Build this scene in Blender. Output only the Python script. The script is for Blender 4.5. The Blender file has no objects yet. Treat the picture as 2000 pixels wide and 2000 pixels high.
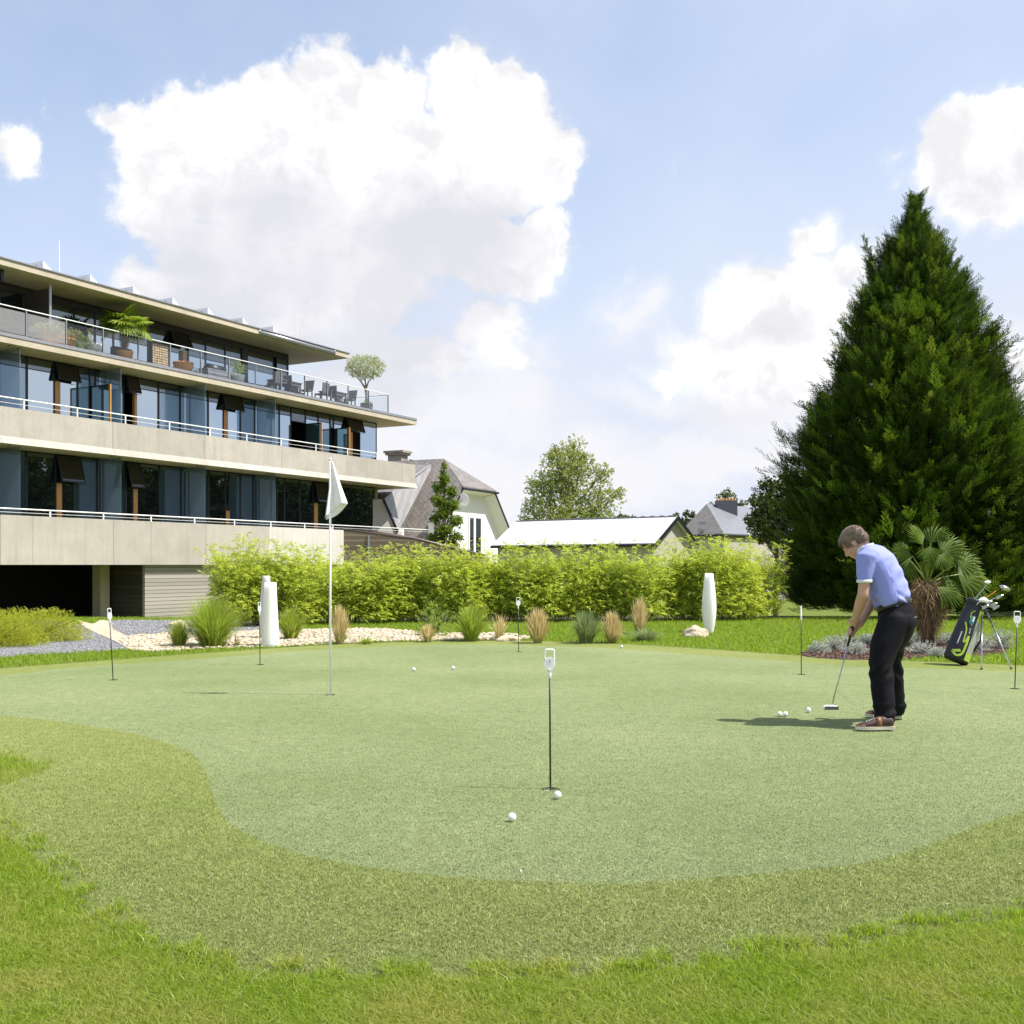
import bpy, bmesh, math, random, mathutils
import numpy as np
from mathutils import Vector, Matrix
from mathutils.geometry import delaunay_2d_cdt

random.seed(7)
rng = np.random.default_rng(11)
PI = math.pi
EYE, FOC, HY = 1.28, 2140.0, 1103.0      # eye height, focal length and horizon line (2000 px picture)
scene = bpy.context.scene
col = scene.collection

def P(px, py, D):
    return Vector(((px - 1000) / FOC * D, D, EYE - (py - HY) / FOC * D))

def G(px, py):
    D = FOC * EYE / (py - HY)
    return Vector(((px - 1000) / FOC * D, D, 0.0))

# ------------------------------------------------------------------ object helpers
def tag(o, label=None, cat=None, group=None, kind=None):
    if label: o['label'] = label
    if cat: o['category'] = cat
    if group: o['group'] = group
    if kind: o['kind'] = kind
    return o

def link(name, me, mats, parent=None, loc=None, rz=0.0):
    o = bpy.data.objects.new(name, me)
    col.objects.link(o)
    if mats is not None:
        if not isinstance(mats, (list, tuple)): mats = [mats]
        for m in mats: me.materials.append(m)
    if parent is not None: o.parent = parent
    if loc is not None: o.location = loc
    if rz: o.rotation_euler = (0, 0, rz)
    return o

def empty(name, loc, rz=0.0, label=None, cat=None, group=None, parent=None):
    o = bpy.data.objects.new(name, None)
    o.empty_display_size = 0.1
    col.objects.link(o)
    o.location = loc
    o.rotation_euler = (0, 0, rz)
    if parent is not None: o.parent = parent
    return tag(o, label, cat, group)

def children(o): return [c for c in col.objects if c.parent == o]

def copy_tree(o, parent=None):
    kids = list(children(o))
    c = o.copy(); col.objects.link(c)
    if parent is not None: c.parent = parent
    for k in kids: copy_tree(k, c)
    return c

def npmesh(name, V, Fc, smooth=False):
    me = bpy.data.meshes.new(name)
    V = np.asarray(V, dtype=np.float32); Fc = np.asarray(Fc, dtype=np.int32)
    n, k = Fc.shape
    me.vertices.add(len(V)); me.vertices.foreach_set('co', V.ravel())
    me.loops.add(n * k); me.loops.foreach_set('vertex_index', Fc.ravel())
    me.polygons.add(n)
    me.polygons.foreach_set('loop_start', np.arange(0, n * k, k, dtype=np.int32))
    me.polygons.foreach_set('loop_total', np.full(n, k, dtype=np.int32))
    if smooth: me.polygons.foreach_set('use_smooth', np.ones(n, dtype=bool))
    me.update(calc_edges=True)
    return me

def inst(tv, tf, pos, R, s):
    """replicate a template (tv, tf) at pos with rotation matrices R and scales s"""
    N = len(pos); m = len(tv)
    s = np.broadcast_to(np.asarray(s, dtype=float).reshape(-1, 1) if np.ndim(s) < 2 else s, (N, 3) if np.ndim(s) == 2 else (N, 1))
    T = tv[None, :, :] * s[:, None, :]
    V = np.einsum('nij,nmj->nmi', R, T) + pos[:, None, :]
    Fc = tf[None, :, :] + (np.arange(N) * m)[:, None, None]
    return V.reshape(-1, 3), Fc.reshape(-1, tf.shape[1])

def frames(d, roll=None):
    """rotation matrices whose x column is d"""
    d = d / np.linalg.norm(d, axis=1, keepdims=True)
    up = np.tile([0, 0, 1.0], (len(d), 1))
    bad = np.abs(d[:, 2]) > .97
    up[bad] = [1, 0, 0]
    y = np.cross(up, d); y /= np.linalg.norm(y, axis=1, keepdims=True)
    z = np.cross(d, y)
    if roll is not None:
        c, s_ = np.cos(roll)[:, None], np.sin(roll)[:, None]
        y, z = y * c + z * s_, z * c - y * s_
    return np.stack([d, y, z], axis=2)

def cat_mesh(parts):
    Vs, Fs, o = [], [], 0
    for V, F_ in parts:
        Vs.append(V); Fs.append(F_ + o); o += len(V)
    return np.concatenate(Vs), np.concatenate(Fs)

class MB:
    """collects boxes, tubes, lathes ... and links them as ONE mesh object"""
    def __init__(self): self.v = []; self.f = []; self.m = []; self.mi = 0
    def add(self, vs, fs):
        o = len(self.v)
        self.v += [tuple(v) for v in vs]
        self.f += [tuple(i + o for i in f) for f in fs]
        self.m += [self.mi] * len(fs)
    def box(self, x0, x1, y0, y1, z0, z1, M=None):
        vs = [Vector((x, y, z)) for z in (z0, z1) for y in (y0, y1) for x in (x0, x1)]
        if M is not None: vs = [M @ v for v in vs]
        self.add(vs, [(0, 2, 3, 1), (4, 5, 7, 6), (0, 1, 5, 4), (2, 6, 7, 3), (0, 4, 6, 2), (1, 3, 7, 5)])
        return self
    def quadprism(self, pts, z0, z1):
        """extrude polygon pts (x,y) from z0 to z1"""
        n = len(pts)
        self.add([(x, y, z0) for x, y in pts] + [(x, y, z1) for x, y in pts],
                 [tuple(range(n))[::-1], tuple(range(n, 2 * n))] + [(i, (i + 1) % n, n + (i + 1) % n, n + i) for i in range(n)])
        return self
    def slab(self, pts, t):
        """thick sheet: polygon of 3D points, thickness vector t"""
        n = len(pts); pts = [Vector(p) for p in pts]; t = Vector(t)
        self.add(pts + [p + t for p in pts],
                 [tuple(range(n))[::-1], tuple(range(n, 2 * n))] + [(i, (i + 1) % n, n + (i + 1) % n, n + i) for i in range(n)])
        return self
    def tube(self, pts, r, n=8, caps=True):
        pts = [Vector(p) for p in pts]
        rs = r if isinstance(r, (list, tuple)) else [r] * len(pts)
        vs, fs = [], []
        up = None
        for i, p in enumerate(pts):
            a = pts[min(i + 1, len(pts) - 1)] - pts[max(i - 1, 0)]
            a.normalize()
            if up is None:
                up = Vector((0, 0, 1)) if abs(a.z) < .9 else Vector((1, 0, 0))
            u = a.cross(up).normalized(); w = u.cross(a).normalized(); up = w
            for k in range(n):
                t = 2 * PI * k / n
                vs.append(p + (u * math.cos(t) + w * math.sin(t)) * rs[i])
        for i in range(len(pts) - 1):
            for k in range(n):
                fs.append((i * n + k, i * n + (k + 1) % n, (i + 1) * n + (k + 1) % n, (i + 1) * n + k))
        if caps:
            fs.append(tuple(range(n))[::-1]); fs.append(tuple(range((len(pts) - 1) * n, len(pts) * n)))
        self.add(vs, fs); return self
    def loft(self, rings, n=20):
        """rings: (centre, axis a, axis b) -> closed elliptical loft"""
        vs, fs = [], []
        for c, a, b in rings:
            c, a, b = Vector(c), Vector(a), Vector(b)
            for k in range(n):
                t = 2 * PI * k / n
                vs.append(c + a * math.cos(t) + b * math.sin(t))
        for i in range(len(rings) - 1):
            for k in range(n):
                fs.append((i * n + k, i * n + (k + 1) % n, (i + 1) * n + (k + 1) % n, (i + 1) * n + k))
        fs.append(tuple(range(n))[::-1]); fs.append(tuple(range((len(rings) - 1) * n, len(rings) * n)))
        self.add(vs, fs); return self
    def lathe(self, prof, n=24, M=None, c=(0, 0, 0)):
        c = Vector(c); vs, fs = [], []
        for r, z in prof:
            for k in range(n):
                t = 2 * PI * k / n
                v = Vector((r * math.cos(t), r * math.sin(t), z)) + c
                vs.append(M @ v if M is not None else v)
        for i in range(len(prof) - 1):
            for k in range(n):
                fs.append((i * n + k, i * n + (k + 1) % n, (i + 1) * n + (k + 1) % n, (i + 1) * n + k))
        fs.append(tuple(range(n))[::-1]); fs.append(tuple(range((len(prof) - 1) * n, len(prof) * n)))
        self.add(vs, fs); return self
    def ball(self, c, r, M=None, n=16, m=10):
        """ellipsoid: r = (rx,ry,rz); M rotation"""
        r = (r, r, r) if not isinstance(r, (tuple, list)) else r
        vs, fs = [], []
        c = Vector(c)
        for i in range(1, m):
            a = PI * i / m
            for k in range(n):
                t = 2 * PI * k / n
                v = Vector((r[0] * math.sin(a) * math.cos(t), r[1] * math.sin(a) * math.sin(t), -r[2] * math.cos(a)))
                vs.append((M @ v if M is not None else v) + c)
        b = Vector((0, 0, -r[2])); t_ = Vector((0, 0, r[2]))
        if M is not None: b = M @ b; t_ = M @ t_
        vs += [b + c, t_ + c]
        for i in range(m - 2):
            for k in range(n):
                fs.append((i * n + k, i * n + (k + 1) % n, (i + 1) * n + (k + 1) % n, (i + 1) * n + k))
        B, T = len(vs) - 2, len(vs) - 1
        for k in range(n):
            fs.append((B, (k + 1) % n, k)); fs.append((T, (m - 2) * n + k, (m - 2) * n + (k + 1) % n))
        self.add(vs, fs); return self
    def mesh(self, name, smooth=False):
        me = bpy.data.meshes.new(name)
        me.from_pydata(self.v, [], self.f)
        if any(self.m): me.polygons.foreach_set('material_index', self.m)
        if smooth: me.polygons.foreach_set('use_smooth', [True] * len(me.polygons))
        me.update()
        bm = bmesh.new(); bm.from_mesh(me); bmesh.ops.recalc_face_normals(bm, faces=bm.faces); bm.to_mesh(me); bm.free()
        return me
    def build(self, name, mat, parent=None, smooth=False, loc=None, rz=0, bevel=0):
        me = self.mesh(name, smooth)
        if bevel:
            bm = bmesh.new(); bm.from_mesh(me)
            bmesh.ops.remove_doubles(bm, verts=bm.verts, dist=1e-5)
            es = [e for e in bm.edges if len(e.link_faces) == 2 and e.calc_face_angle(0) > .5]
            bmesh.ops.bevel(bm, geom=es, offset=bevel, segments=1, affect='EDGES', clamp_overlap=True)
            bm.to_mesh(me); bm.free()
        return link(name, me, mat, parent, loc, rz)

def organic(name, mb, voxel, iters, mat, parent=None):
    """union of overlapping closed shapes as one smooth skin"""
    me = mb.mesh(name + '_src')
    o = bpy.data.objects.new('tmp', me); col.objects.link(o)
    r = o.modifiers.new('r', 'REMESH'); r.mode = 'VOXEL'; r.voxel_size = voxel; r.use_smooth_shade = True
    s = o.modifiers.new('s', 'SMOOTH'); s.factor = .5; s.iterations = iters
    dg = bpy.context.evaluated_depsgraph_get()
    m2 = bpy.data.meshes.new_from_object(o.evaluated_get(dg))
    bpy.data.objects.remove(o); m2.name = name
    m2.materials.clear()
    m2.polygons.foreach_set('use_smooth', [True] * len(m2.polygons))
    return link(name, m2, mat, parent)

# ------------------------------------------------------------------ materials
def newmat(name):
    m = bpy.data.materials.new(name); m.use_nodes = True
    nt = m.node_tree; nt.nodes.clear()
    out = nt.nodes.new('ShaderNodeOutputMaterial')
    return m, nt, out

def nd(nt, t, ins=None, **kw):
    n = nt.nodes.new('ShaderNode' + t)
    for k, v in kw.items(): setattr(n, k, v)
    for k, v in (ins or {}).items():
        if isinstance(v, bpy.types.NodeSocket): nt.links.new(v, n.inputs[k])
        else: n.inputs[k].default_value = v
    return n

def c4(c): return (c[0], c[1], c[2], 1)


def _rg(n, nm):  # colour sockets of a Mix node
    return [i for i in n.inputs if i.name == nm and i.type == 'RGBA'][0]

def mixc(nt, fac, a, b, blend='MIX'):
    n = nt.nodes.new('ShaderNodeMix'); n.data_type = 'RGBA'; n.blend_type = blend
    for s, v in ((n.inputs[0], fac), (_rg(n, 'A'), a), (_rg(n, 'B'), b)):
        if isinstance(v, bpy.types.NodeSocket): nt.links.new(v, s)
        elif isinstance(v, (tuple, list)): s.default_value = c4(v)
        else: s.default_value = v
    return [o for o in n.outputs if o.type == 'RGBA'][0]

def leafm(name, ca, cb, cc=None, transl=.35, rough=.5, spec=.3, tcol=None, patch=None, pscale=1.5):
    """foliage: every leaf has a tone of its own"""
    m, nt, out = newmat(name)
    g = nd(nt, 'NewGeometry')
    cr = nd(nt, 'ValToRGB', {'Fac': g.outputs['Random Per Island']})
    e = cr.color_ramp.elements
    e[0].color = c4(ca); e[1].color = c4(cb)
    if cc is not None:
        k = cr.color_ramp.elements.new(.93); k.color = c4(cb); e[-1].position = 1; e[-1].color = c4(cc)
    cs = cr.outputs[0]
    if patch is not None:
        tc = nd(nt, 'TexCoord')
        n = nd(nt, 'TexNoise', {'Vector': tc.outputs['Object'], 'Scale': pscale, 'Detail': 3})
        r = nd(nt, 'MapRange', {'Value': n.outputs[0], 'From Min': .4, 'From Max': .65})
        cs = mixc(nt, r.outputs[0], cs, mixc(nt, .6, cs, patch))
    b = nd(nt, 'BsdfPrincipled', {'Base Color': cs, 'Roughness': rough, 'Specular IOR Level': spec})
    t = nd(nt, 'BsdfTranslucent', {'Color': cs})
    if tcol is not None:
        nt.links.new(mixc(nt, .5, cs, tcol), t.inputs[0])
    mx = nd(nt, 'MixShader', {0: transl, 1: b.outputs[0], 2: t.outputs[0]})
    nt.links.new(mx.outputs[0], out.inputs[0])
    return m

def glassm(name, tint, diff, gloss=.45, rough=.01):
    """coated facade glass: mirror-like film over a dark or curtained room"""
    m, nt, out = newmat(name)
    tc = nd(nt, 'TexCoord')
    n = nd(nt, 'TexNoise', {'Vector': tc.outputs['Object'], 'Scale': .8, 'Detail': 1})
    bp = nd(nt, 'Bump', {'Height': n.outputs[0], 'Strength': .04, 'Distance': .1})
    g = nd(nt, 'BsdfGlossy', {'Color': c4(tint), 'Roughness': rough, 'Normal': bp.outputs[0]})
    d = nd(nt, 'BsdfDiffuse', {'Color': c4(diff)})
    lw = nd(nt, 'LayerWeight', {'Blend': .25})
    ma = nd(nt, 'Math', {0: lw.outputs['Fresnel'], 1: gloss}, operation='ADD'); ma.use_clamp = True
    mx = nd(nt, 'MixShader', {0: ma.outputs[0], 1: d.outputs[0], 2: g.outputs[0]})
    nt.links.new(mx.outputs[0], out.inputs[0])
    return m

def clearm(name, tint=(.85, .92, .95), refl=.12, milky=0.0):
    m, nt, out = newmat(name)
    t = nd(nt, 'BsdfTransparent', {'Color': c4(tint)})
    g = nd(nt, 'BsdfGlossy', {'Color': (1, 1, 1, 1), 'Roughness': .02})
    lw = nd(nt, 'LayerWeight', {'Blend': .15})
    ma = nd(nt, 'Math', {0: lw.outputs['Fresnel'], 1: refl}, operation='ADD'); ma.use_clamp = True
    sh = t.outputs[0]
    if milky:
        tr = nd(nt, 'BsdfTranslucent', {'Color': (.62, .74, .82, 1)})
        d = nd(nt, 'BsdfDiffuse', {'Color': (.55, .65, .72, 1)})
        a = nd(nt, 'MixShader', {0: .5, 1: tr.outputs[0], 2: d.outputs[0]})
        sh = nd(nt, 'MixShader', {0: milky, 1: sh, 2: a.outputs[0]}).outputs[0]
    mx = nd(nt, 'MixShader', {0: ma.outputs[0], 1: sh, 2: g.outputs[0]})
    nt.links.new(mx.outputs[0], out.inputs[0])
    return m

def turfm(name, ca, cb, cdark, clite, big=.35, fine=140, bigf=.5, spec=.12):
    """mown or woven turf: fine speckle plus broad soft patches"""
    m, nt, out = newmat(name)
    tc = nd(nt, 'TexCoord')
    co = tc.outputs['Object']
    n1 = nd(nt, 'TexNoise', {'Vector': co, 'Scale': big, 'Detail': 5, 'Roughness': .6})
    r1 = nd(nt, 'MapRange', {'Value': n1.outputs[0], 'From Min': .38, 'From Max': .62, 'To Max': bigf * 2})
    c = mixc(nt, r1.outputs[0], ca, cb)
    n2 = nd(nt, 'TexNoise', {'Vector': co, 'Scale': fine, 'Detail': 6, 'Roughness': .75})
    r2 = nd(nt, 'MapRange', {'Value': n2.outputs[0], 'From Min': .38, 'From Max': .52, 'To Min': .75, 'To Max': 0})
    c = mixc(nt, r2.outputs[0], c, cdark)
    n3 = nd(nt, 'TexNoise', {'Vector': co, 'Scale': fine * .8, 'Detail': 6, 'Roughness': .8, 'W': 3.0}, noise_dimensions='4D')
    r3 = nd(nt, 'MapRange', {'Value': n3.outputs[0], 'From Min': .52, 'From Max': .66, 'To Max': .8})
    c = mixc(nt, r3.outputs[0], c, clite)
    n4 = nd(nt, 'TexNoise', {'Vector': co, 'Scale': 9.0, 'Detail': 5, 'Roughness': .7})
    r4 = nd(nt, 'MapRange', {'Value': n4.outputs[0], 'From Min': .35, 'From Max': .65, 'To Min': .86, 'To Max': 1.1})
    c = mixc(nt, 1.0, c, r4.outputs[0], 'MULTIPLY')
    b = nd(nt, 'BsdfPrincipled', {'Base Color': c, 'Roughness': .8, 'Specular IOR Level': spec})
    bp = nd(nt, 'Bump', {'Height': n2.outputs[0], 'Strength': .35, 'Distance': .01})
    nt.links.new(bp.outputs[0], b.inputs['Normal'])
    nt.links.new(b.outputs[0], out.inputs[0])
    return m

def stonesm(name, ca, cb, scale, gap=(.1, .09, .08)):
    m, nt, out = newmat(name)
    tc = nd(nt, 'TexCoord')
    v = nd(nt, 'TexVoronoi', {'Vector': tc.outputs['Object'], 'Scale': scale})
    sp = nd(nt, 'SeparateColor', {0: v.outputs['Color']})
    c = mixc(nt, sp.outputs[0], ca, cb)
    r = nd(nt, 'MapRange', {'Value': v.outputs['Distance'], 'From Min': .45, 'From Max': .8, 'To Max': .8})
    c = mixc(nt, r.outputs[0], c, gap)
    b = nd(nt, 'BsdfPrincipled', {'Base Color': c, 'Roughness': .85})
    bp = nd(nt, 'Bump', {'Height': v.outputs['Distance'], 'Strength': .5, 'Distance': -.02})
    nt.links.new(bp.outputs[0], b.inputs['Normal'])
    nt.links.new(b.outputs[0], out.inputs[0])
    return m

def boardm(name, ca, cb, pitch, axis=2, gap=(.02, .018, .016), gw=.1, grain=(.4, .4, 14)):
    """timber boards separated by dark joints across one local axis"""
    m, nt, out = newmat(name)
    tc = nd(nt, 'TexCoord')
    sx = nd(nt, 'SeparateXYZ', {0: tc.outputs['Object']})
    dv = nd(nt, 'Math', {0: sx.outputs[axis], 1: pitch}, operation='DIVIDE')
    fr = nd(nt, 'Math', {0: dv.outputs[0]}, operation='FRACT')
    fl = nd(nt, 'Math', {0: dv.outputs[0]}, operation='FLOOR')
    wn = nd(nt, 'TexWhiteNoise', {'W': fl.outputs[0]}, noise_dimensions='1D')
    mp = nd(nt, 'Mapping', {'Vector': tc.outputs['Object'], 'Scale': grain})
    n = nd(nt, 'TexNoise', {'Vector': mp.outputs[0], 'Scale': 3, 'Detail': 6, 'Roughness': .7})
    ad = nd(nt, 'Math', {0: n.outputs[0], 1: wn.outputs[0]}, operation='ADD')
    r = nd(nt, 'MapRange', {'Value': ad.outputs[0], 'From Min': .4, 'From Max': 1.6})
    c = mixc(nt, r.outputs[0], ca, cb)
    lt = nd(nt, 'Math', {0: fr.outputs[0], 1: gw}, operation='LESS_THAN')
    c = mixc(nt, lt.outputs[0], c, gap)
    b = nd(nt, 'BsdfPrincipled', {'Base Color': c, 'Roughness': .75})
    iv = nd(nt, 'Math', {0: 1.0, 1: lt.outputs[0]}, operation='SUBTRACT')
    bp = nd(nt, 'Bump', {'Height': iv.outputs[0], 'Strength': .6, 'Distance': .01})
    nt.links.new(bp.outputs[0], b.inputs['Normal'])
    nt.links.new(b.outputs[0], out.inputs[0])
    return m

def slatem(name, ca, cb, sc=(1, 1, 1), rough=.35, rot=(0, 0, 0)):
    m, nt, out = newmat(name)
    tc = nd(nt, 'TexCoord')
    mp = nd(nt, 'Mapping', {'Vector': tc.outputs['Object'], 'Scale': sc, 'Rotation': rot})
    br = nd(nt, 'TexBrick', {'Vector': mp.outputs[0], 'Color1': c4(ca), 'Color2': c4(cb), 'Mortar': (.06, .055, .055, 1),
                             'Scale': 1.0, 'Mortar Size': .018, 'Brick Width': .42, 'Row Height': .3})
    b = nd(nt, 'BsdfPrincipled', {'Base Color': br.outputs[0], 'Roughness': rough})
    nt.links.new(b.outputs[0], out.inputs[0])
    return m

def concretem(name, base, dark, seams=None):
    """fair-faced concrete: blotches, fine pores, faint shutter joints along local x"""
    m, nt, out = newmat(name)
    tc = nd(nt, 'TexCoord'); co = tc.outputs['Object']
    n1 = nd(nt, 'TexNoise', {'Vector': co, 'Scale': .9, 'Detail': 7, 'Roughness': .65})
    r1 = nd(nt, 'MapRange', {'Value': n1.outputs[0], 'From Min': .3, 'From Max': .7})
    c = mixc(nt, r1.outputs[0], base, dark)
    n2 = nd(nt, 'TexNoise', {'Vector': co, 'Scale': 22, 'Detail': 5, 'Roughness': .8})
    r2 = nd(nt, 'MapRange', {'Value': n2.outputs[0], 'From Min': .35, 'From Max': .65, 'To Min': .88, 'To Max': 1.08})
    c = mixc(nt, 1.0, c, r2.outputs[0], 'MULTIPLY')
    mp = nd(nt, 'Mapping', {'Vector': co, 'Scale': (3.0, 3.0, .22)})
    n3 = nd(nt, 'TexNoise', {'Vector': mp.outputs[0], 'Scale': 1.6, 'Detail': 6, 'Roughness': .7})
    r3 = nd(nt, 'MapRange', {'Value': n3.outputs[0], 'From Min': .5, 'From Max': .75, 'To Min': 1.0, 'To Max': .83})
    c = mixc(nt, 1.0, c, r3.outputs[0], 'MULTIPLY')
    if seams:
        sx = nd(nt, 'SeparateXYZ', {0: co})
        dv = nd(nt, 'Math', {0: sx.outputs[0], 1: seams}, operation='DIVIDE')
        fr = nd(nt, 'Math', {0: dv.outputs[0]}, operation='FRACT')
        lt = nd(nt, 'Math', {0: fr.outputs[0], 1: .006}, operation='LESS_THAN')
        fl = nd(nt, 'Math', {0: dv.outputs[0]}, operation='FLOOR')
        wn = nd(nt, 'TexWhiteNoise', {'W': fl.outputs[0]}, noise_dimensions='1D')
        r4 = nd(nt, 'MapRange', {'Value': wn.outputs[0], 'To Min': .93, 'To Max': 1.06})
        c = mixc(nt, 1.0, c, r4.outputs[0], 'MULTIPLY')
        c = mixc(nt, lt.outputs[0], c, tuple(x * .6 for x in dark))
    b = nd(nt, 'BsdfPrincipled', {'Base Color': c, 'Roughness': .8, 'Specular IOR Level': .3})
    bp = nd(nt, 'Bump', {'Height': n2.outputs[0], 'Strength': .15, 'Distance': .01})
    nt.links.new(bp.outputs[0], b.inputs['Normal'])
    nt.links.new(b.outputs[0], out.inputs[0])
    return m

def ridgem(name, c1, pitch, axis=0):
    """profiled sheet metal"""
    m, nt, out = newmat(name)
    tc = nd(nt, 'TexCoord')
    sx = nd(nt, 'SeparateXYZ', {0: tc.outputs['Object']})
    ml = nd(nt, 'Math', {0: sx.outputs[axis], 1: 2 * PI / pitch}, operation='MULTIPLY')
    sn = nd(nt, 'Math', {0: ml.outputs[0]}, operation='SINE')
    b = nd(nt, 'BsdfPrincipled', {'Base Color': c4(c1), 'Roughness': .55, 'Metallic': .0})
    bp = nd(nt, 'Bump', {'Height': sn.outputs[0], 'Strength': .18, 'Distance': .02})
    nt.links.new(bp.outputs[0], b.inputs['Normal'])
    nt.links.new(b.outputs[0], out.inputs[0])
    return m

def pm(name, c1, c2=None, scale=6, rough=.6, metal=0, bump=0, bscale=60, spec=.5, stretch=(1, 1, 1)):
    m, nt, out = newmat(name)
    b = nd(nt, 'BsdfPrincipled', {'Roughness': rough, 'Metallic': metal, 'Specular IOR Level': spec})
    tc = nd(nt, 'TexCoord')
    mp = nd(nt, 'Mapping', {'Vector': tc.outputs['Object'], 'Scale': stretch})
    if c2 is None: c2 = tuple(x * .85 for x in c1)
    n = nd(nt, 'TexNoise', {'Vector': mp.outputs[0], 'Scale': scale, 'Detail': 6, 'Roughness': .65})
    r = nd(nt, 'MapRange', {'Value': n.outputs[0], 'From Min': .3, 'From Max': .7})
    nt.links.new(mixc(nt, r.outputs[0], c1, c2), b.inputs['Base Color'])
    if bump:
        nb = nd(nt, 'TexNoise', {'Vector': mp.outputs[0], 'Scale': bscale, 'Detail': 5})
        bp = nd(nt, 'Bump', {'Height': nb.outputs[0], 'Strength': bump, 'Distance': .02})
        nt.links.new(bp.outputs[0], b.inputs['Normal'])
    nt.links.new(b.outputs[0], out.inputs[0])
    return m


M = {}
M['green'] = turfm('putting_turf', (.180, .228, .092), (.245, .285, .135), (.11, .14, .045), (.35, .38, .20), fine=260)
M['fringe'] = turfm('fringe_turf', (.172, .215, .048), (.228, .255, .078), (.09, .105, .024), (.37, .39, .16), fine=200)
M['lawn'] = turfm('lawn_soil_and_grass', (.14, .18, .035), (.16, .19, .045), (.04, .06, .012), (.2, .26, .05), fine=60, spec=.02)
M['gravel'] = stonesm('grey_gravel', (.16, .16, .168), (.31, .31, .32), 38, gap=(.09, .09, .1))
M['pebble'] = stonesm('pale_pebbles', (.46, .39, .27), (.57, .50, .38), 14, gap=(.24, .18, .11))
M['mulch'] = stonesm('bark_mulch', (.07, .036, .026), (.14, .08, .058), 40, gap=(.02, .01, .008))
M['path'] = pm('ochre_flagstone', (.60, .52, .39), (.40, .30, .18), 2.5, .8, bump=.4, bscale=14)
M['soil'] = pm('dark_soil', (.05, .035, .025), (.09, .06, .04), 8, .9, bump=.5)
M['concrete'] = concretem('pale_concrete', (.50, .462, .405), (.40, .368, .315), seams=5.3)
M['concrete2'] = concretem('lighter_cast_concrete', (.66, .63, .58), (.58, .55, .50))
M['concrete_edge'] = concretem('slab_concrete', (.58, .51, .40), (.46, .40, .31))
M['white_metal'] = pm('white_painted_metal', (.90, .90, .90), (.86, .86, .86), 3, .35)
M['grey_metal'] = pm('brushed_grey_metal', (.42, .42, .44), (.34, .34, .36), 5, .35, .6)
M['steel'] = pm('steel', (.6, .6, .62), (.5, .5, .52), 20, .22, 1)
M['dark_metal'] = pm('dark_frame_metal', (.02, .022, .026), (.03, .032, .036), 5, .4, .3)
M['black'] = pm('black_metal_rod', (.012, .012, .012), (.02, .02, .02), 20, .4)
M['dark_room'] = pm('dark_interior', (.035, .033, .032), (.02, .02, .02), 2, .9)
M['wood'] = pm('orange_timber_post', (.60, .31, .09), (.48, .23, .06), 3, .5, stretch=(8, 8, .6))
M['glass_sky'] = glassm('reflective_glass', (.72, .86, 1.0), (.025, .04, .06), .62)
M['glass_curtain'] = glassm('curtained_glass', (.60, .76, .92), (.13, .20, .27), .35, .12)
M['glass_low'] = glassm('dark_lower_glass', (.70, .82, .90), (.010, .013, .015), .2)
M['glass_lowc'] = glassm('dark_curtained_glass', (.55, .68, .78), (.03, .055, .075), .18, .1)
M['glass_leaf'] = glassm('teal_door_glass', (.55, .75, .80), (.05, .11, .12), .45)
M['frosted'] = clearm('frosted_partition_glass', (.50, .64, .74), .16, .25)
M['glass_flap'] = glassm('dark_flap_glass', (.5, .5, .5), (.016, .015, .014), .12)
M['clear'] = clearm('balustrade_glass', (.965, .98, .985), .02)
M['clad'] = boardm('grey_timber_boards', (.40, .365, .32), (.28, .255, .225), .165, 2)
M['ramp'] = boardm('brown_timber_boards', (.30, .23, .165), (.15, .11, .08), .14, 2)
M['dark_panel'] = boardm('stained_and_shaded_boards', (.055, .045, .04), (.03, .025, .022), .2, 2)
M['roof_white'] = pm('white_rooflight', (.85, .85, .86), (.8, .8, .82), 3, .3)
M['slate'] = slatem('grey_slate', (.19, .168, .150), (.27, .24, .215), (1.4, 1.4, 1.4), .45)
M['slate_sunlit'] = slatem('sunlit_slate', (.30, .29, .29), (.38, .365, .36), (1.4, 1.4, 1.4), .3, (0, 0, .6))  # lighter copy of the slate, the sun's glare put into its colour
M['slate_blue'] = pm('blue_grey_slate', (.22, .225, .24), (.17, .175, .19), 1.5, .4, bump=.2, bscale=12)
M['white_wall'] = pm('white_render', (.88, .84, .83), (.84, .80, .79), 1.2, .85, bump=.1)
M['cream_wall'] = pm('cream_render', (.52, .49, .42), (.44, .41, .35), 1.2, .85, bump=.15)
M['metal_roof'] = ridgem('pale_sheet_metal', (.72, .72, .74), .25)
M['chimney'] = pm('weathered_chimney', (.36, .32, .26), (.24, .21, .17), 3, .85, bump=.3)
M['terracotta'] = pm('terracotta', (.80, .38, .12), (.70, .32, .10), 6, .7)
M['vase'] = pm('white_vase_lacquer', (.86, .84, .80), (.81, .79, .75), 4, .55)
M['ball'] = pm('golf_ball_white', (.82, .82, .82), (.78, .78, .78), 4, .25)
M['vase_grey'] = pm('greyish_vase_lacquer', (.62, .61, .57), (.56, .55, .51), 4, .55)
M['plastic'] = pm('white_plastic', (.92, .92, .92), (.89, .89, .89), 8, .4)
M['flag'] = pm('white_flag_cloth', (.93, .90, .92), (.88, .85, .87), 10, .8)
M['wicker'] = pm('grey_wicker', (.17, .155, .15), (.09, .08, .08), 60, .8, stretch=(.3, .3, 3), bump=.6)
M['bark'] = pm('bark', (.14, .10, .07), (.07, .05, .035), 8, .9, bump=.8, stretch=(1, 1, .3))
M['bark_pale'] = pm('pale_bark', (.42, .37, .30), (.24, .2, .16), 8, .9, bump=.5)
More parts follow.
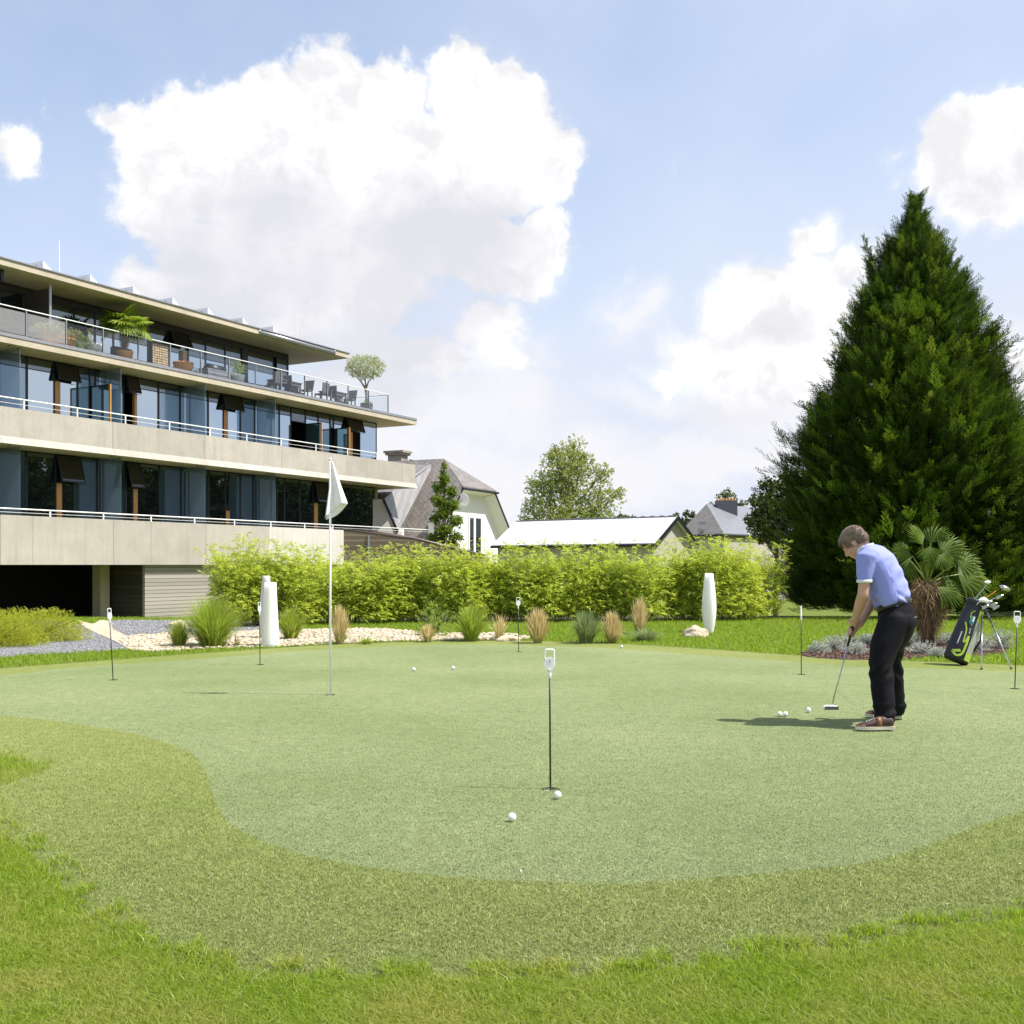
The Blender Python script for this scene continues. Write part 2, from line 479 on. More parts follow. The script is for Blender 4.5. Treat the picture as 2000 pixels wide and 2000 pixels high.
for k_ in ('vase', 'plastic'):
    b_ = [n_ for n_ in M[k_].node_tree.nodes if n_.type == 'BSDF_PRINCIPLED'][0]
    b_.inputs['Subsurface Weight'].default_value = .6; b_.inputs['Subsurface Radius'].default_value = (1, 1, .95); b_.inputs['Subsurface Scale'].default_value = .25 if k_ == 'vase' else .04
M['rock'] = pm('ochre_rock', (.66, .57, .44), (.42, .32, .21), 5, .9, bump=.7, bscale=18)
# ------------------------------------------------------------------ camera, sun, sky
cam_d = bpy.data.cameras.new('camera'); cam = bpy.data.objects.new('camera', cam_d); col.objects.link(cam)
cam.location = (0, 0, EYE); cam.rotation_euler = (PI / 2, 0, 0)
cam_d.sensor_width = 36; cam_d.lens = FOC / 2000 * 36; cam_d.shift_y = (HY - 1000) / 2000
cam_d.clip_start = .1; cam_d.clip_end = 9000
scene.camera = cam
scene.view_settings.view_transform = 'Standard'; scene.view_settings.look = 'None'
scene.view_settings.exposure = 0.72; scene.view_settings.gamma = 1
cy = scene.cycles
cy.max_bounces = 8; cy.transparent_max_bounces = 12; cy.caustics_reflective = False; cy.caustics_refractive = False
cy.sample_clamp_indirect = 4

SUN_EL, SUN_AZ = math.radians(57), math.radians(-7)       # azimuth from +X, counter-clockwise
sv = Vector((math.cos(SUN_EL) * math.cos(SUN_AZ), math.cos(SUN_EL) * math.sin(SUN_AZ), math.sin(SUN_EL)))
sd_ = bpy.data.lights.new('sun', 'SUN'); sun = bpy.data.objects.new('sun', sd_); col.objects.link(sun)
sd_.energy = 4.3; sd_.angle = math.radians(.53); sd_.color = (1, .955, .88)
sun.rotation_euler = sv.to_track_quat('Z', 'Y').to_euler(); sun.location = (20, -5, 30)

w = bpy.data.worlds.new('World'); scene.world = w; w.use_nodes = True
nt = w.node_tree; nt.nodes.clear()
wo = nt.nodes.new('ShaderNodeOutputWorld')
sky = nt.nodes.new('ShaderNodeTexSky'); sky.sky_type = 'NISHITA'; sky.sun_disc = False
sky.sun_elevation = SUN_EL; sky.sun_rotation = math.radians(90) - SUN_AZ
sky.air_density = 1.0; sky.dust_density = 1.6; sky.ozone_density = 2.0; sky.altitude = 300
bg1 = nd(nt, 'Background', {'Color': sky.outputs[0], 'Strength': .135})
tc = nd(nt, 'TexCoord'); dirv = tc.outputs['Generated']
sx = nd(nt, 'SeparateXYZ', {0: dirv})
az = nd(nt, 'Math', {0: sx.outputs[0], 1: sx.outputs[1]}, operation='ARCTAN2')
el = nd(nt, 'Math', {0: sx.outputs[2]}, operation='ARCSINE')
pp = nd(nt, 'CombineXYZ', {0: az.outputs[0], 1: el.outputs[0]})
def wn_(scale, detail, rough, amt, off=0):
    a = nd(nt, 'VectorMath', {0: dirv, 1: (off, off * .7, off * .3)}, operation='ADD')
    n = nd(nt, 'TexNoise', {'Vector': a.outputs[0], 'Scale': scale, 'Detail': detail, 'Roughness': rough})
    s = nd(nt, 'VectorMath', {0: n.outputs['Color'], 1: (.5, .5, .5)}, operation='SUBTRACT')
    m_ = nd(nt, 'VectorMath', {0: s.outputs[0], 1: (amt, amt, 0)}, operation='MULTIPLY')
    return m_.outputs[0]
v1 = nd(nt, 'VectorMath', {0: pp.outputs[0], 1: wn_(9, 3, .5, .075)}, operation='ADD')
v2 = nd(nt, 'VectorMath', {0: v1.outputs[0], 1: wn_(34, 8, .62, .045, 3.1)}, operation='ADD')
PW = v2.outputs[0]
v3 = nd(nt, 'VectorMath', {0: v1.outputs[0], 1: wn_(16, 6, .6, .09, 1.7)}, operation='ADD')
PS = v3.outputs[0]
def azel(px, py):
    u = (px - 1000) / FOC; v = (HY - py) / FOC
    return math.atan(u), math.asin(v / math.sqrt(1 + u * u + v * v))
def blobs(lst, src, k=.08):
    acc = None
    for px, py, rx, ry in lst:
        a, e = azel(px, py)
        s = nd(nt, 'VectorMath', {0: src, 1: (a, e, 0)}, operation='SUBTRACT')
        m_ = nd(nt, 'VectorMath', {0: s.outputs[0], 1: (FOC / rx * 1.08, FOC / ry * 1.08, 0)}, operation='MULTIPLY')
        l = nd(nt, 'VectorMath', {0: m_.outputs[0]}, operation='LENGTH')
        o = nd(nt, 'Math', {0: 1.0, 1: l.outputs['Value']}, operation='SUBTRACT')
        # weight by radius so that small puffs keep crisp edges
        o = nd(nt, 'Math', {0: o.outputs[0], 1: min(rx, ry) / 150.0}, operation='MULTIPLY')
        if acc is None: acc = o
        else: acc = nd(nt, 'Math', {0: acc.outputs[0], 1: o.outputs[0], 2: k}, operation='SMOOTH_MAX')
    return acc.outputs[0]
crisp = [(950, 640, 120, 70), (1000, 715, 80, 50), (860, 700, 120, 60), (1330, 720, 90, 40), (330, 560, 130, 80), (540, 650, 190, 60), (640, 150, 110, 100), (560, 250, 150, 140), (740, 190, 120, 110), (900, 170, 100, 95), (960, 280, 150, 150),
         (1080, 330, 80, 80), (1070, 450, 85, 90), (330, 210, 80, 75), (240, 220, 70, 60), (420, 300, 220, 150), (300, 400, 120, 90),
         (700, 400, 330, 220), (960, 500, 170, 110), (420, 520, 170, 110), (640, 560, 280, 110),
         (30, 290, 62, 60), (93, 190, 16, 22),
         (1540, 700, 200, 110), (1400, 680, 120, 70), (1960, 330, 190, 130), (1850, 300, 90, 80), (1735, 290, 36, 26), (1745, 340, 22, 30), (1900, 400, 120, 60),
         (1605, 475, 62, 58), (1690, 510, 70, 60), (1440, 610, 120, 60), (1480, 560, 110, 70), (1400, 590, 70, 50), (1560, 600, 190, 110),
         (1050, 690, 40, 30), (1310, 330, 12, 30), (1650, -10, 60, 26), (1225, 545, 18, 24), (1340, 650, 80, 40), (420, 600, 26, 22),
         (1990, 690, 80, 60)]
soft = [(950, 700, 170, 90), (760, 800, 260, 130), (1000, 820, 200, 80), (620, 650, 300, 120), (500, 640, 260, 110), (780, 680, 270, 110), (900, 800, 230, 120), (1010, 670, 90, 60), (1290, 760, 150, 60), (1560, 760, 280, 130),
        (1450, 900, 420, 90), (1100, 940, 420, 110), (850, 960, 300, 120), (1230, 600, 90, 80), (1960, 800, 140, 190), (1380, 680, 120, 50), (1100, 860, 60, 25), (1010, 885, 50, 25)]
grey = [(520, 440, 260, 90), (700, 540, 400, 150), (860, 470, 240, 130), (560, 380, 120, 50), (350, 480, 150, 90), (430, 600, 240, 110), (640, 720, 330, 90), (800, 640, 180, 110),
        (1480, 650, 220, 26), (1620, 760, 120, 30), (1930, 365, 110, 20), (1330, 800, 160, 25)]
fc = blobs(crisp, PW, .05)
dc = nd(nt, 'MapRange', {'Value': fc, 'From Min': -.04, 'From Max': .22}, interpolation_type='SMOOTHSTEP')
fs = blobs(soft, PS, .1)
ds = nd(nt, 'MapRange', {'Value': fs, 'From Min': -.1, 'From Max': .45, 'To Max': .97}, interpolation_type='SMOOTHSTEP')
# other clouds all around and a veil that thickens towards the horizon
n5 = nd(nt, 'TexNoise', {'Vector': dirv, 'Scale': 3.2, 'Detail': 9, 'Roughness': .58})
bk = nd(nt, 'MapRange', {'Value': sx.outputs[1], 'From Min': .55, 'From Max': .75, 'To Min': .10, 'To Max': .5})
t5 = nd(nt, 'Math', {0: n5.outputs[0], 1: bk.outputs[0]}, operation='SUBTRACT')
dn = nd(nt, 'MapRange', {'Value': t5.outputs[0], 'From Min': .42, 'From Max': .54}, interpolation_type='SMOOTHSTEP')
veil = nd(nt, 'MapRange', {'Value': el.outputs[0], 'From Min': .02, 'From Max': .42, 'To Min': .95, 'To Max': .34}, interpolation_type='SMOOTHSTEP')
vx = nd(nt, 'MapRange', {'Value': az.outputs[0], 'From Min': -.4, 'From Max': .45, 'To Min': .02, 'To Max': .30})
n6 = nd(nt, 'TexNoise', {'Vector': dirv, 'Scale': 7, 'Detail': 6})
n6r = nd(nt, 'MapRange', {'Value': n6.outputs[0], 'From Min': .3, 'From Max': .7, 'To Min': -.12, 'To Max': .12})
vv = nd(nt, 'Math', {0: veil.outputs[0], 1: n6r.outputs[0]}, operation='ADD')
vv2 = nd(nt, 'Math', {0: vv.outputs[0], 1: vx.outputs[0]}, operation='ADD'); vv2.use_clamp = True
mx1 = nd(nt, 'Math', {0: dc.outputs[0], 1: ds.outputs[0]}, operation='MAXIMUM')
mx2 = nd(nt, 'Math', {0: mx1.outputs[0], 1: dn.outputs[0]}, operation='MAXIMUM')
mx3 = nd(nt, 'Math', {0: mx2.outputs[0], 1: vv2.outputs[0]}, operation='MAXIMUM')
up_ = nd(nt, 'MapRange', {'Value': sx.outputs[2], 'From Min': -.02, 'From Max': .01})
cover = nd(nt, 'Math', {0: mx3.outputs[0], 1: up_.outputs[0]}, operation='MULTIPLY')
gf = blobs(grey, PS, .12)
gr = nd(nt, 'MapRange', {'Value': gf, 'From Min': -.3, 'From Max': .5}, interpolation_type='SMOOTHSTEP')
n7 = nd(nt, 'TexNoise', {'Vector': dirv, 'Scale': 13, 'Detail': 7, 'Roughness': .55})
n7r = nd(nt, 'MapRange', {'Value': n7.outputs[0], 'From Min': .34, 'From Max': .56, 'To Min': .68, 'To Max': 1.0})
g2 = nd(nt, 'Math', {0: gr.outputs[0], 1: n7r.outputs[0]}, operation='MULTIPLY')
n8 = nd(nt, 'TexNoise', {'Vector': v1.outputs[0], 'Scale': 15, 'Detail': 8, 'Roughness': .6})
n8r = nd(nt, 'MapRange', {'Value': n8.outputs[0], 'From Min': .44, 'From Max': .62}, interpolation_type='SMOOTHSTEP')
hi_ = mixc(nt, n8r.outputs[0], (.70, .70, .705), (.555, .555, .572))
cb_ = mixc(nt, dc.outputs[0], (.585, .585, .61), hi_)
ccol = mixc(nt, g2.outputs[0], cb_, (.485, .485, .522))
vcol = mixc(nt, mx2.outputs[0], (.48, .517, .60), ccol)
bg2 = nd(nt, 'Background', {'Color': vcol, 'Strength': .98})
ms = nd(nt, 'MixShader', {0: cover.outputs[0], 1: bg1.outputs[0], 2: bg2.outputs[0]})
nt.links.new(ms.outputs[0], wo.inputs[0])
w.cycles.sampling_method = 'MANUAL'; w.cycles.sample_map_resolution = 1024

# ------------------------------------------------------------------ ground
def smooth_line(pts, closed=True, sub=6):
    n = len(pts); out = []
    for i in range(n if closed else n - 1):
        p0, p1, p2, p3 = (pts[(i + k) % n] if closed else pts[min(max(i + k, 0), n - 1)] for k in (-1, 0, 1, 2))
        for j in range(sub):
            t = j / sub
            out.append(tuple(.5 * (2 * b + (c - a) * t + (2 * a - 5 * b + 4 * c - d) * t * t + (3 * b - a - 3 * c + d) * t ** 3)
                             for a, b, c, d in zip(p0, p1, p2, p3)))
    if not closed: out.append(tuple(pts[-1]))
    return out

def inside(poly, X, Y):
    poly = np.asarray(poly); r = np.zeros(X.shape, bool)
    x0, y0 = poly[:, 0], poly[:, 1]; x1, y1 = np.roll(x0, -1), np.roll(y0, -1)
    for a, b, c, d in zip(x0, y0, x1, y1):
        if b == d: continue
        k = ((b > Y) != (d > Y)) & (X < (c - a) * (Y - b) / (d - b) + a)
        r ^= k
    return r

def gz(x, y):
    t = min(max((y - 26) / 14, 0), 1); t = t * t * (3 - 2 * t)
    return -1.6 * t

def sheet(name, outer, holes, mat, z=0.0, extra=(), zf=None, kind='structure'):
    vs, es = [], []
    for loop in [outer] + list(holes):
        o = len(vs); n = len(loop)
        vs += [Vector(p[:2]) for p in loop]
        es += [(o + i, o + (i + 1) % n) for i in range(n)]
    vs += [Vector(p) for p in extra]
    r = delaunay_2d_cdt(vs, es, [], 0, 1e-5)
    V = np.array([(v.x, v.y) for v in r[0]]); Fc = np.array(r[2])
    C = V[Fc].mean(axis=1)
    k = inside(np.array([p[:2] for p in outer]), C[:, 0], C[:, 1])
    for h in holes: k &= ~inside(np.array([p[:2] for p in h]), C[:, 0], C[:, 1])
    Fc = Fc[k]
    zz = np.array([(zf(x, y) if zf else 0) + z for x, y in V])
    me = npmesh(name, np.column_stack([V, zz]), Fc, True)
    o = link(name, me, mat)
    return tag(o, kind=kind)

def gp(lst, s=1.0): return [tuple(G(x * s, y * s)[:2]) for x, y in lst]
S1 = 2000 / 1932.0
near_green = [(2150, 1470), (1990, 1512), (1932, 1530), (1870, 1550), (1800, 1575), (1720, 1605), (1620, 1630), (1480, 1645), (1300, 1660), (1150, 1668),
              (950, 1662), (800, 1650), (680, 1635), (560, 1610), (480, 1580), (430, 1550), (402, 1500), (388, 1455), (362, 1422),
              (310, 1400), (230, 1380), (100, 1360), (0, 1350), (-150, 1338)]
far_green = [(-150, 1292), (0, 1275), (150, 1258), (350, 1245), (600, 1226), (750, 1219), (900, 1216), (1000, 1218), (1150, 1223),
             (1350, 1238), (1550, 1252), (1650, 1258), (1932, 1268), (2150, 1290)]
near_fringe = [(2150, 1700), (1990, 1722), (1932, 1732), (1800, 1752), (1600, 1790), (1450, 1805), (1300, 1826), (1100, 1850), (800, 1851), (560, 1846), (400, 1830),
               (280, 1790), (190, 1745), (140, 1700), (85, 1640), (25, 1585), (-20, 1560), (-40, 1500), (60, 1462), (62, 1440), (-20, 1418), (-80, 1400), (-260, 1380)]
far_fringe = [(-260, 1290), (0, 1262), (150, 1250), (350, 1235), (600, 1218), (750, 1212), (900, 1209), (1000, 1210), (1150, 1214),
              (1350, 1226), (1550, 1240), (1650, 1245), (1932, 1256), (2200, 1275)]
green_o = smooth_line(gp(near_green + far_green, S1))
fringe_o = smooth_line(gp(near_fringe + far_fringe, S1))
pins = [(221, 1328), (508, 1298), (1013, 1273), (1075, 1541), (1565, 1317), (1982, 1345), (645, 1357)]
cups = [tuple(G(x, y)[:2]) for x, y in pins]
def circ(c, r, n=28): return [(c[0] + r * math.cos(2 * PI * i / n), c[1] + r * math.sin(2 * PI * i / n)) for i in range(n)]
cup_r = .054
grid = [(x, y) for y in np.arange(2, 24, .8) for x in np.arange(-14, 14, .8)]
sheet('putting_green', green_o, [circ(c, cup_r) for c in cups], M['green'])
sheet('fringe', fringe_o, [green_o], M['fringe'])
ys = list(np.arange(-30, 24, 6)) + list(np.arange(24, 44, 1.5)) + [60, 90, 140, 220, 400, 900, 2000]
xs = [-2500, -900, -300, -120] + list(np.arange(-60, 61, 6)) + [120, 300, 900, 2500]
ext = [(x + random.uniform(-.5, .5), y + random.uniform(-.4, .4)) for y in ys for x in xs]
sheet('ground', [(-3000, -60), (3000, -60), (3000, 2600), (-3000, 2600)], [fringe_o], M['lawn'], 0, ext, gz)

def overlay(name, pix, mat, z=.004, px_space=True):
    pts = smooth_line(gp(pix), True, 5) if px_space else smooth_line(pix, True, 5)
    return sheet(name, pts, [], mat, z, (), None), pts
o_, gravel_l = overlay('gravel_bed', [(-400, 1330), (0, 1285), (120, 1277), (245, 1270), (275, 1271), (235, 1255), (190, 1232), (160, 1221), (100, 1213), (-50, 1214), (-400, 1225)], M['gravel'])
o_, gravel_r = overlay('gravel_bed', [(218, 1213), (330, 1212), (470, 1212), (540, 1218), (540, 1236), (440, 1238), (330, 1239), (250, 1245), (222, 1233)], M['gravel'])
o_, pebble_o = overlay('pebble_bed', [(236, 1249), (300, 1240), (440, 1236), (560, 1232), (690, 1229), (760, 1231), (850, 1237), (960, 1238), (1025, 1243), (1020, 1250), (880, 1251),
                            (720, 1255), (560, 1263), (430, 1267), (300, 1274), (262, 1268)], M['pebble'], .008)
o_, path_o = overlay('flagstone_path', [(152, 1212), (180, 1219), (196, 1212), (214, 1215), (222, 1229), (250, 1245), (272, 1268), (256, 1270), (226, 1254), (190, 1238), (165, 1225)], M['path'], .012)
o_, mulch_o = overlay('mulch_bed', [(1560, 1278), (1620, 1262), (1700, 1252), (1790, 1248), (1880, 1250), (1955, 1257), (1975, 1268), (1940, 1280), (1850, 1284), (1760, 1288), (1640, 1288)], M['mulch'], .004)
o_, edge_o = overlay('soil_strip', [(560, 1213), (800, 1213), (1000, 1211), (1300, 1210), (1560, 1207), (1560, 1203), (1300, 1205), (1000, 1206), (560, 1207)], M['soil'], .004)

# hills on the skyline
mb = MB()
pts = [(-700, 0), (-640, 48), (-500, 66), (-380, 60), (-220, 76), (-60, 72), (60, 60), (240, 70), (420, 58), (640, 30), (760, 0)]
mb.slab([(x, 1900, z + (0 if i in (0, len(pts) - 1) else -2)) for i, (x, z) in enumerate(pts)], (40, 500, 0))
hl = mb.build('hills', pm('wooded_hill', (.10, .14, .13), (.17, .20, .17), .02, .9)); tag(hl, kind='structure')

# cups
cup0 = None
cup_lab = ['golf hole with white liner under the front numbered marker'] * 7
cl = ['golf hole at the left marker in front of the low yellow shrubs', 'golf hole at the marker beside the white vases', 'golf hole at the farthest marker near the rock by the pebbles',
      'golf hole with white liner at the nearest marker numbered four', 'golf hole at the thin marker left of the golfer', 'golf hole at the marker numbered one on the right edge', 'golf hole at the foot of the white flagpole']
for i, c in enumerate(cups):
    if cup0 is None:
        cup0 = empty('golf_hole', (c[0], c[1], 0), 0, cl[i], 'golf hole', 'holes in the putting green')
        n = 28
        ringm = MB()
        for (z0, z1, r) in [(0, -.016, cup_r)]:
            vs = [(r * math.cos(2 * PI * k / n), r * math.sin(2 * PI * k / n), z) for z in (z0, z1) for k in range(n)]
            ringm.add(vs, [(k, (k + 1) % n, n + (k + 1) % n, n + k) for k in range(n)])
        ringm.build('soil_rim', M['soil'], cup0)
        lm = MB()
        r = cup_r - .0012
        prof = [(cup_r, -.016), (r, -.0165), (r, -.11)]
        vs = [(rr * math.cos(2 * PI * k / n), rr * math.sin(2 * PI * k / n), z) for rr, z in prof for k in range(n)]
        lm.add(vs, [(j * n + k, j * n + (k + 1) % n, (j + 1) * n + (k + 1) % n, (j + 1) * n + k) for j in range(2) for k in range(n)] + [tuple(range(2 * n, 3 * n))])
        lm.build('cup_liner', M['plastic'], cup0)
    else:
        o = copy_tree(cup0); o.location = (c[0], c[1], 0); o['label'] = cl[i]

# ------------------------------------------------------------------ grass blades (real geometry near the camera)
def blades(name, n, X, Y, h, wd, mat, lean=.35, curl=.5, z=0):
    """one bent blade (2 quads -> 4 triangles) at every X, Y"""
    n = len(X)
    a = rng.uniform(0, 2 * PI, n); ca, sa = np.cos(a), np.sin(a)
    hh = h * rng.uniform(.55, 1.15, n); ww = wd * rng.uniform(.7, 1.2, n)
    la = rng.uniform(0, 2 * PI, n); ll = lean * rng.uniform(.1, 1.3, n) * hh
    lx, ly = np.cos(la) * ll, np.sin(la) * ll
    base = np.column_stack([X, Y, np.zeros(n) + z])
    side = np.column_stack([ca, sa, np.zeros(n)]) * ww[:, None] * .5
    mid = base + np.column_stack([lx * .35, ly * .35, hh * .55])
    tip = base + np.column_stack([lx * (1 + curl), ly * (1 + curl), hh * (1 - .25 * curl)])
    V = np.stack([base - side, base + side, mid + side * .8, mid - side * .8, tip], axis=1).reshape(-1, 3)
    b = (np.arange(n) * 5)[:, None]
    Fc = np.concatenate([b + [0, 1, 2], b + [0, 2, 3], b + [3, 2, 4]])
    me = npmesh(name, V, Fc, False)
    return link(name, me, mat)

def sample(n, y0, y1, test, margin=.5, xr=None, pw=-1.0):
    """random ground points in the wedge the camera sees, denser when near"""
    u = rng.uniform(0, 1, n)
    if pw == 0: Y = y0 + (y1 - y0) * u
    else: Y = 1 / (1 / y0 + (1 / y1 - 1 / y0) * u)
    X = rng.uniform(-1, 1, n) * (.475 * Y + margin)
    k = test(X, Y)
    return X[k], Y[k]
FO, GO = np.array(fringe_o), np.array(green_o)
import mathutils
def nz(X, Y, s, o=0.0):
    return np.array([mathutils.noise.fractal(Vector((x * s + o, y * s, o)), 1.0, 2.0, 3) for x, y in zip(X, Y)])
M['blade'] = leafm('lawn_blades', (.13, .21, .012), (.31, .40, .035), (.58, .55, .24), .45, .5, .3, (.58, .84, .03), (.44, .38, .12), 2.2)
M['fblade'] = leafm('fringe_blades', (.135, .175, .032), (.31, .35, .11), (.60, .62, .36), .15, .45, .35)
M['gblade'] = leafm('green_blades', (.185, .235, .085), (.32, .365, .17), (.60, .64, .43), .15, .5, .3)
X, Y = sample(720000, 2.5, 9.5, lambda X, Y: ~inside(FO, X, Y))
ex = np.array(fringe_o); ex = ex[(ex[:, 1] < 8.8) & (np.abs(ex[:, 0]) < 6)]
dd = np.full(len(X), 9.0)
for e in ex: dd = np.minimum(dd, np.hypot(X - e[0], Y - e[1]))
kk_ = dd > .10 * rng.uniform(0, 1, len(X)) ** 1.5
X, Y = X[kk_], Y[kk_]
g_near = blades('lawn_grass', 0, X, Y, .038, .0033, M['blade'], .7, .6)
tag(g_near, 'bright green lawn grass in the foreground', 'grass', kind='stuff')
X, Y = sample(11000, 2.5, 9.0, lambda X, Y: ~inside(FO, X, Y))
tl = blades('tall_lawn_grass', 0, X, Y, .048, .0030, leafm('pale_blades', (.22, .30, .04), (.40, .44, .10), (.66, .62, .36), .45, .5, .3), .9, .8)
tag(tl, 'longer pale stray blades standing out of the lawn', 'grass', kind='stuff')
X, Y = sample(90, 3.4, 14, lambda X, Y: inside(FO, X, Y))
pt = blades('white_petals', 0, X, Y, .004, .006, pm('white_petal', (.85, .85, .82)), 1.3, .6, .008)
tag(pt, 'tiny white petals and specks scattered on the turf', 'petals', kind='stuff')
# ragged tufts creeping over the turf edge
X, Y = sample(260000, 2.9, 9.5, lambda X, Y: inside(FO, X, Y) & ~inside(GO, X, Y))
k = np.zeros(len(X), bool)
ex = np.array(fringe_o)
ex = ex[(ex[:, 1] < 8.8) & (np.abs(ex[:, 0]) < 6)]
d = np.full(len(X), 9.0)
for e in ex: d = np.minimum(d, np.hypot(X - e[0], Y - e[1]))
sel = d < .13
Xs, Ys, dd = X[sel], Y[sel], d[sel]
nn = nz(Xs, Ys, 8.0, 5.0)
k = (nn * .30 + .030) > dd * 1.1 * rng.uniform(.4, 1.5, len(dd))
tg = blades('edge_tufts', 0, Xs[k], Ys[k], .05, .004, M['blade'], .8, .7)
tag(tg, 'loose grass tufts creeping over the turf edge', 'grass', kind='stuff')
X, Y = sample(600000, 3.0, 13, lambda X, Y: inside(FO, X, Y) & ~inside(GO, X, Y) & (rng.uniform(0, 1, len(X)) < (13.5 - Y) / 6))
fb = blades('fringe_grass', 0, X, Y, .014, .0022, M['fblade'], 1.2, .9)
tag(fb, 'short olive turf pile of the fringe around the green', 'grass', kind='stuff')
X, Y = sample(620000, 4.0, 17.0, lambda X, Y: inside(GO, X, Y) & (rng.uniform(0, 1, len(X)) < (17.5 - Y) / 9))
gb = blades('green_grass', 0, X, Y, .009, .0022, M['gblade'], 1.2, .9)
tag(gb, 'short pale turf pile of the putting green', 'grass', kind='stuff')
beds = [np.array(q) for q in (gravel_l, gravel_r, pebble_o, path_o, mulch_o, edge_o)]
def far_lawn(X, Y):
    k = ~inside(FO, X, Y)
    for q in beds: k &= ~inside(q, X, Y)
    return k
X, Y = sample(230000, 13.5, 37, lambda X, Y: far_lawn(X, Y) & ((Y < 26.5) | (X > 4)), .8, pw=0)
Z_ = np.array([gz(0, y) for y in Y])
fl = blades('far_lawn_grass', 0, X, Y, .06, .012, leafm('far_lawn_blades', (.14, .23, .016), (.29, .39, .035), (.42, .48, .09), .45, .5, .3, (.5, .75, .03)), .5, .5, Z_)
tag(fl, 'mown lawn grass behind the putting green', 'grass', kind='stuff')

def rocks_on(name, poly, n, r0, r1, mat, z, label, flat=.6):
    q = np.array(poly); x0, y0 = q.min(0); x1, y1 = q.max(0)
    X, Y = rng.uniform(x0, x1, n * 3), rng.uniform(y0, y1, n * 3)
    k = inside(q, X, Y) & (np.abs(X) < .5 * Y + 1); X, Y = X[k][:n], Y[k][:n]; n = len(X)
    bm = bmesh.new(); bmesh.ops.create_icosphere(bm, subdivisions=1, radius=1)
    tv = np.array([v.co[:] for v in bm.verts]); tf = np.array([[v.index for v in f.verts] for f in bm.faces]); bm.free()
    tv = tv * (1 + rng.uniform(-.15, .15, (len(tv), 1)))
    s = rng.uniform(r0, r1, n)
    sc = np.column_stack([s * rng.uniform(.8, 1.4, n), s, s * flat])
    d = np.column_stack([np.cos(rng.uniform(0, 6.3, n)), np.sin(rng.uniform(0, 6.3, n)), rng.uniform(-.3, .3, n)])
    V, Fc = inst(tv, tf, np.column_stack([X, Y, z + s * flat * .4]), frames(d), sc)
    o = link(name, npmesh(name, V, Fc, True), mat)
    return tag(o, label, 'stones', kind='stuff')
rocks_on('pale_stones', pebble_o, 5200, .02, .045, leafm('pale_stone', (.42, .34, .22), (.58, .51, .39), (.70, .65, .56), 0, .9), .008, 'pale ochre pebbles spread behind the green')
rocks_on('gravel_stones', gravel_l, 6000, .008, .018, leafm('grey_stone', (.17, .17, .175), (.38, .38, .385), (.56, .56, .57), 0, .9), .004, 'loose grey gravel in the bed below the hotel')
rocks_on('gravel_stones', gravel_r, 3500, .010, .020, bpy.data.materials['grey_stone'], .004, 'loose grey gravel beside the timber boards')
# ------------------------------------------------------------------ hotel
dv2 = Vector((math.sin(math.radians(28.8)), math.cos(math.radians(28.8))))
A0 = Vector(((0 - 1000) / FOC * 41.0, 41.0))
nrm = Vector((dv2.y, -dv2.x))                      # outwards
HROT = math.atan2(dv2.y, dv2.x)
def sd(px, d=0.0):
    """distance along the facade of the point that stands at picture column px, d metres behind the slab edge"""
    u = (px - 1000) / FOC; A = A0 - nrm * d
    return (u * A.y - A.x) / (dv2.x - u * dv2.y)
def W(s, d, z):
    p = A0 + dv2 * s - nrm * d
    return Vector((p.x, p.y, z))
SC0 = FOC / 41.0
def zz(dpx): return EYE + dpx / SC0
hotel = empty('hotel_building', (A0.x, A0.y, 0), HROT, 'long modern concrete hotel with stacked balconies and a wide flat roof', 'building')
SL = -14.0
s_roof, s_terr, s_b2, s_b1 = sd(682), sd(814), sd(813), sd(682)
Z1b, Z1t = EYE, zz(98)
Z2b, Z2f, Z2t = zz(238), zz(253), zz(311)
Z3b, Z3t, Z3s = zz(436), zz(449), zz(456)
Z4b, Z4t = zz(587), zz(600)
GD = 1.55      # glass line behind the slab edge
s_g2, s_g1, s_gt = sd(736, GD), sd(733, GD), sd(563, 2.2)
DEEP = 11.0

# slabs (each with a real soffit), parapets
m = MB(); m.box(SL, s_b1 - .55, .22, DEEP, EYE + .004, EYE + .35)
m.box(SL, s_b1 - 1.0, .22, DEEP, 1.9, 2.15); m.build('floor_slab', M['concrete'], hotel)
joints = [SL, sd(64), sd(295), sd(525)]
for i, (a, b) in enumerate(zip(joints, joints[1:] + [s_b1])):
    m = MB()
    last = i == 3
    if last:  # end panel is cut at a slant where the ramp begins
        m.add([(a + .012, 0, Z1b), (b - .55, 0, Z1b), (b, 0, Z1t), (a + .012, 0, Z1t), (a + .012, .2, Z1b), (b - .55, .2, Z1b), (b, .2, Z1t), (a + .012, .2, Z1t)],
              [(0, 1, 2, 3), (7, 6, 5, 4), (0, 4, 5, 1), (3, 2, 6, 7), (1, 5, 6, 2), (0, 3, 7, 4)])
    else: m.box(a + .012, b, 0, .2, Z1b, Z1t)
    m.build('parapet', M['concrete2' if last else 'concrete'], hotel)
m = MB()   # upper parapet with its flared lower lip
for a, b in [(SL, s_b2)]:
    pr = [(0.06, Z2t), (0.06, Z2f), (-.12, Z2b), (-.12 + .3, Z2b), (.26, Z2t)]
    n = len(pr)
    m.add([(a, y, z) for y, z in pr] + [(b, y, z) for y, z in pr], [tuple(range(n)), tuple(range(n, 2 * n))[::-1]] + [(i, (i + 1) % n, n + (i + 1) % n, n + i) for i in range(n)])
m.build('parapet', M['concrete'], hotel)
m = MB(); m.box(SL, s_b2 - .003, .185, DEEP, Z2b + .003, Z2b + .3); m.build('floor_slab', M['concrete_edge'], hotel)
m = MB(); m.box(SL, s_terr, 0, DEEP, Z3b, Z3t); m.build('terrace_slab', M['concrete_edge'], hotel)
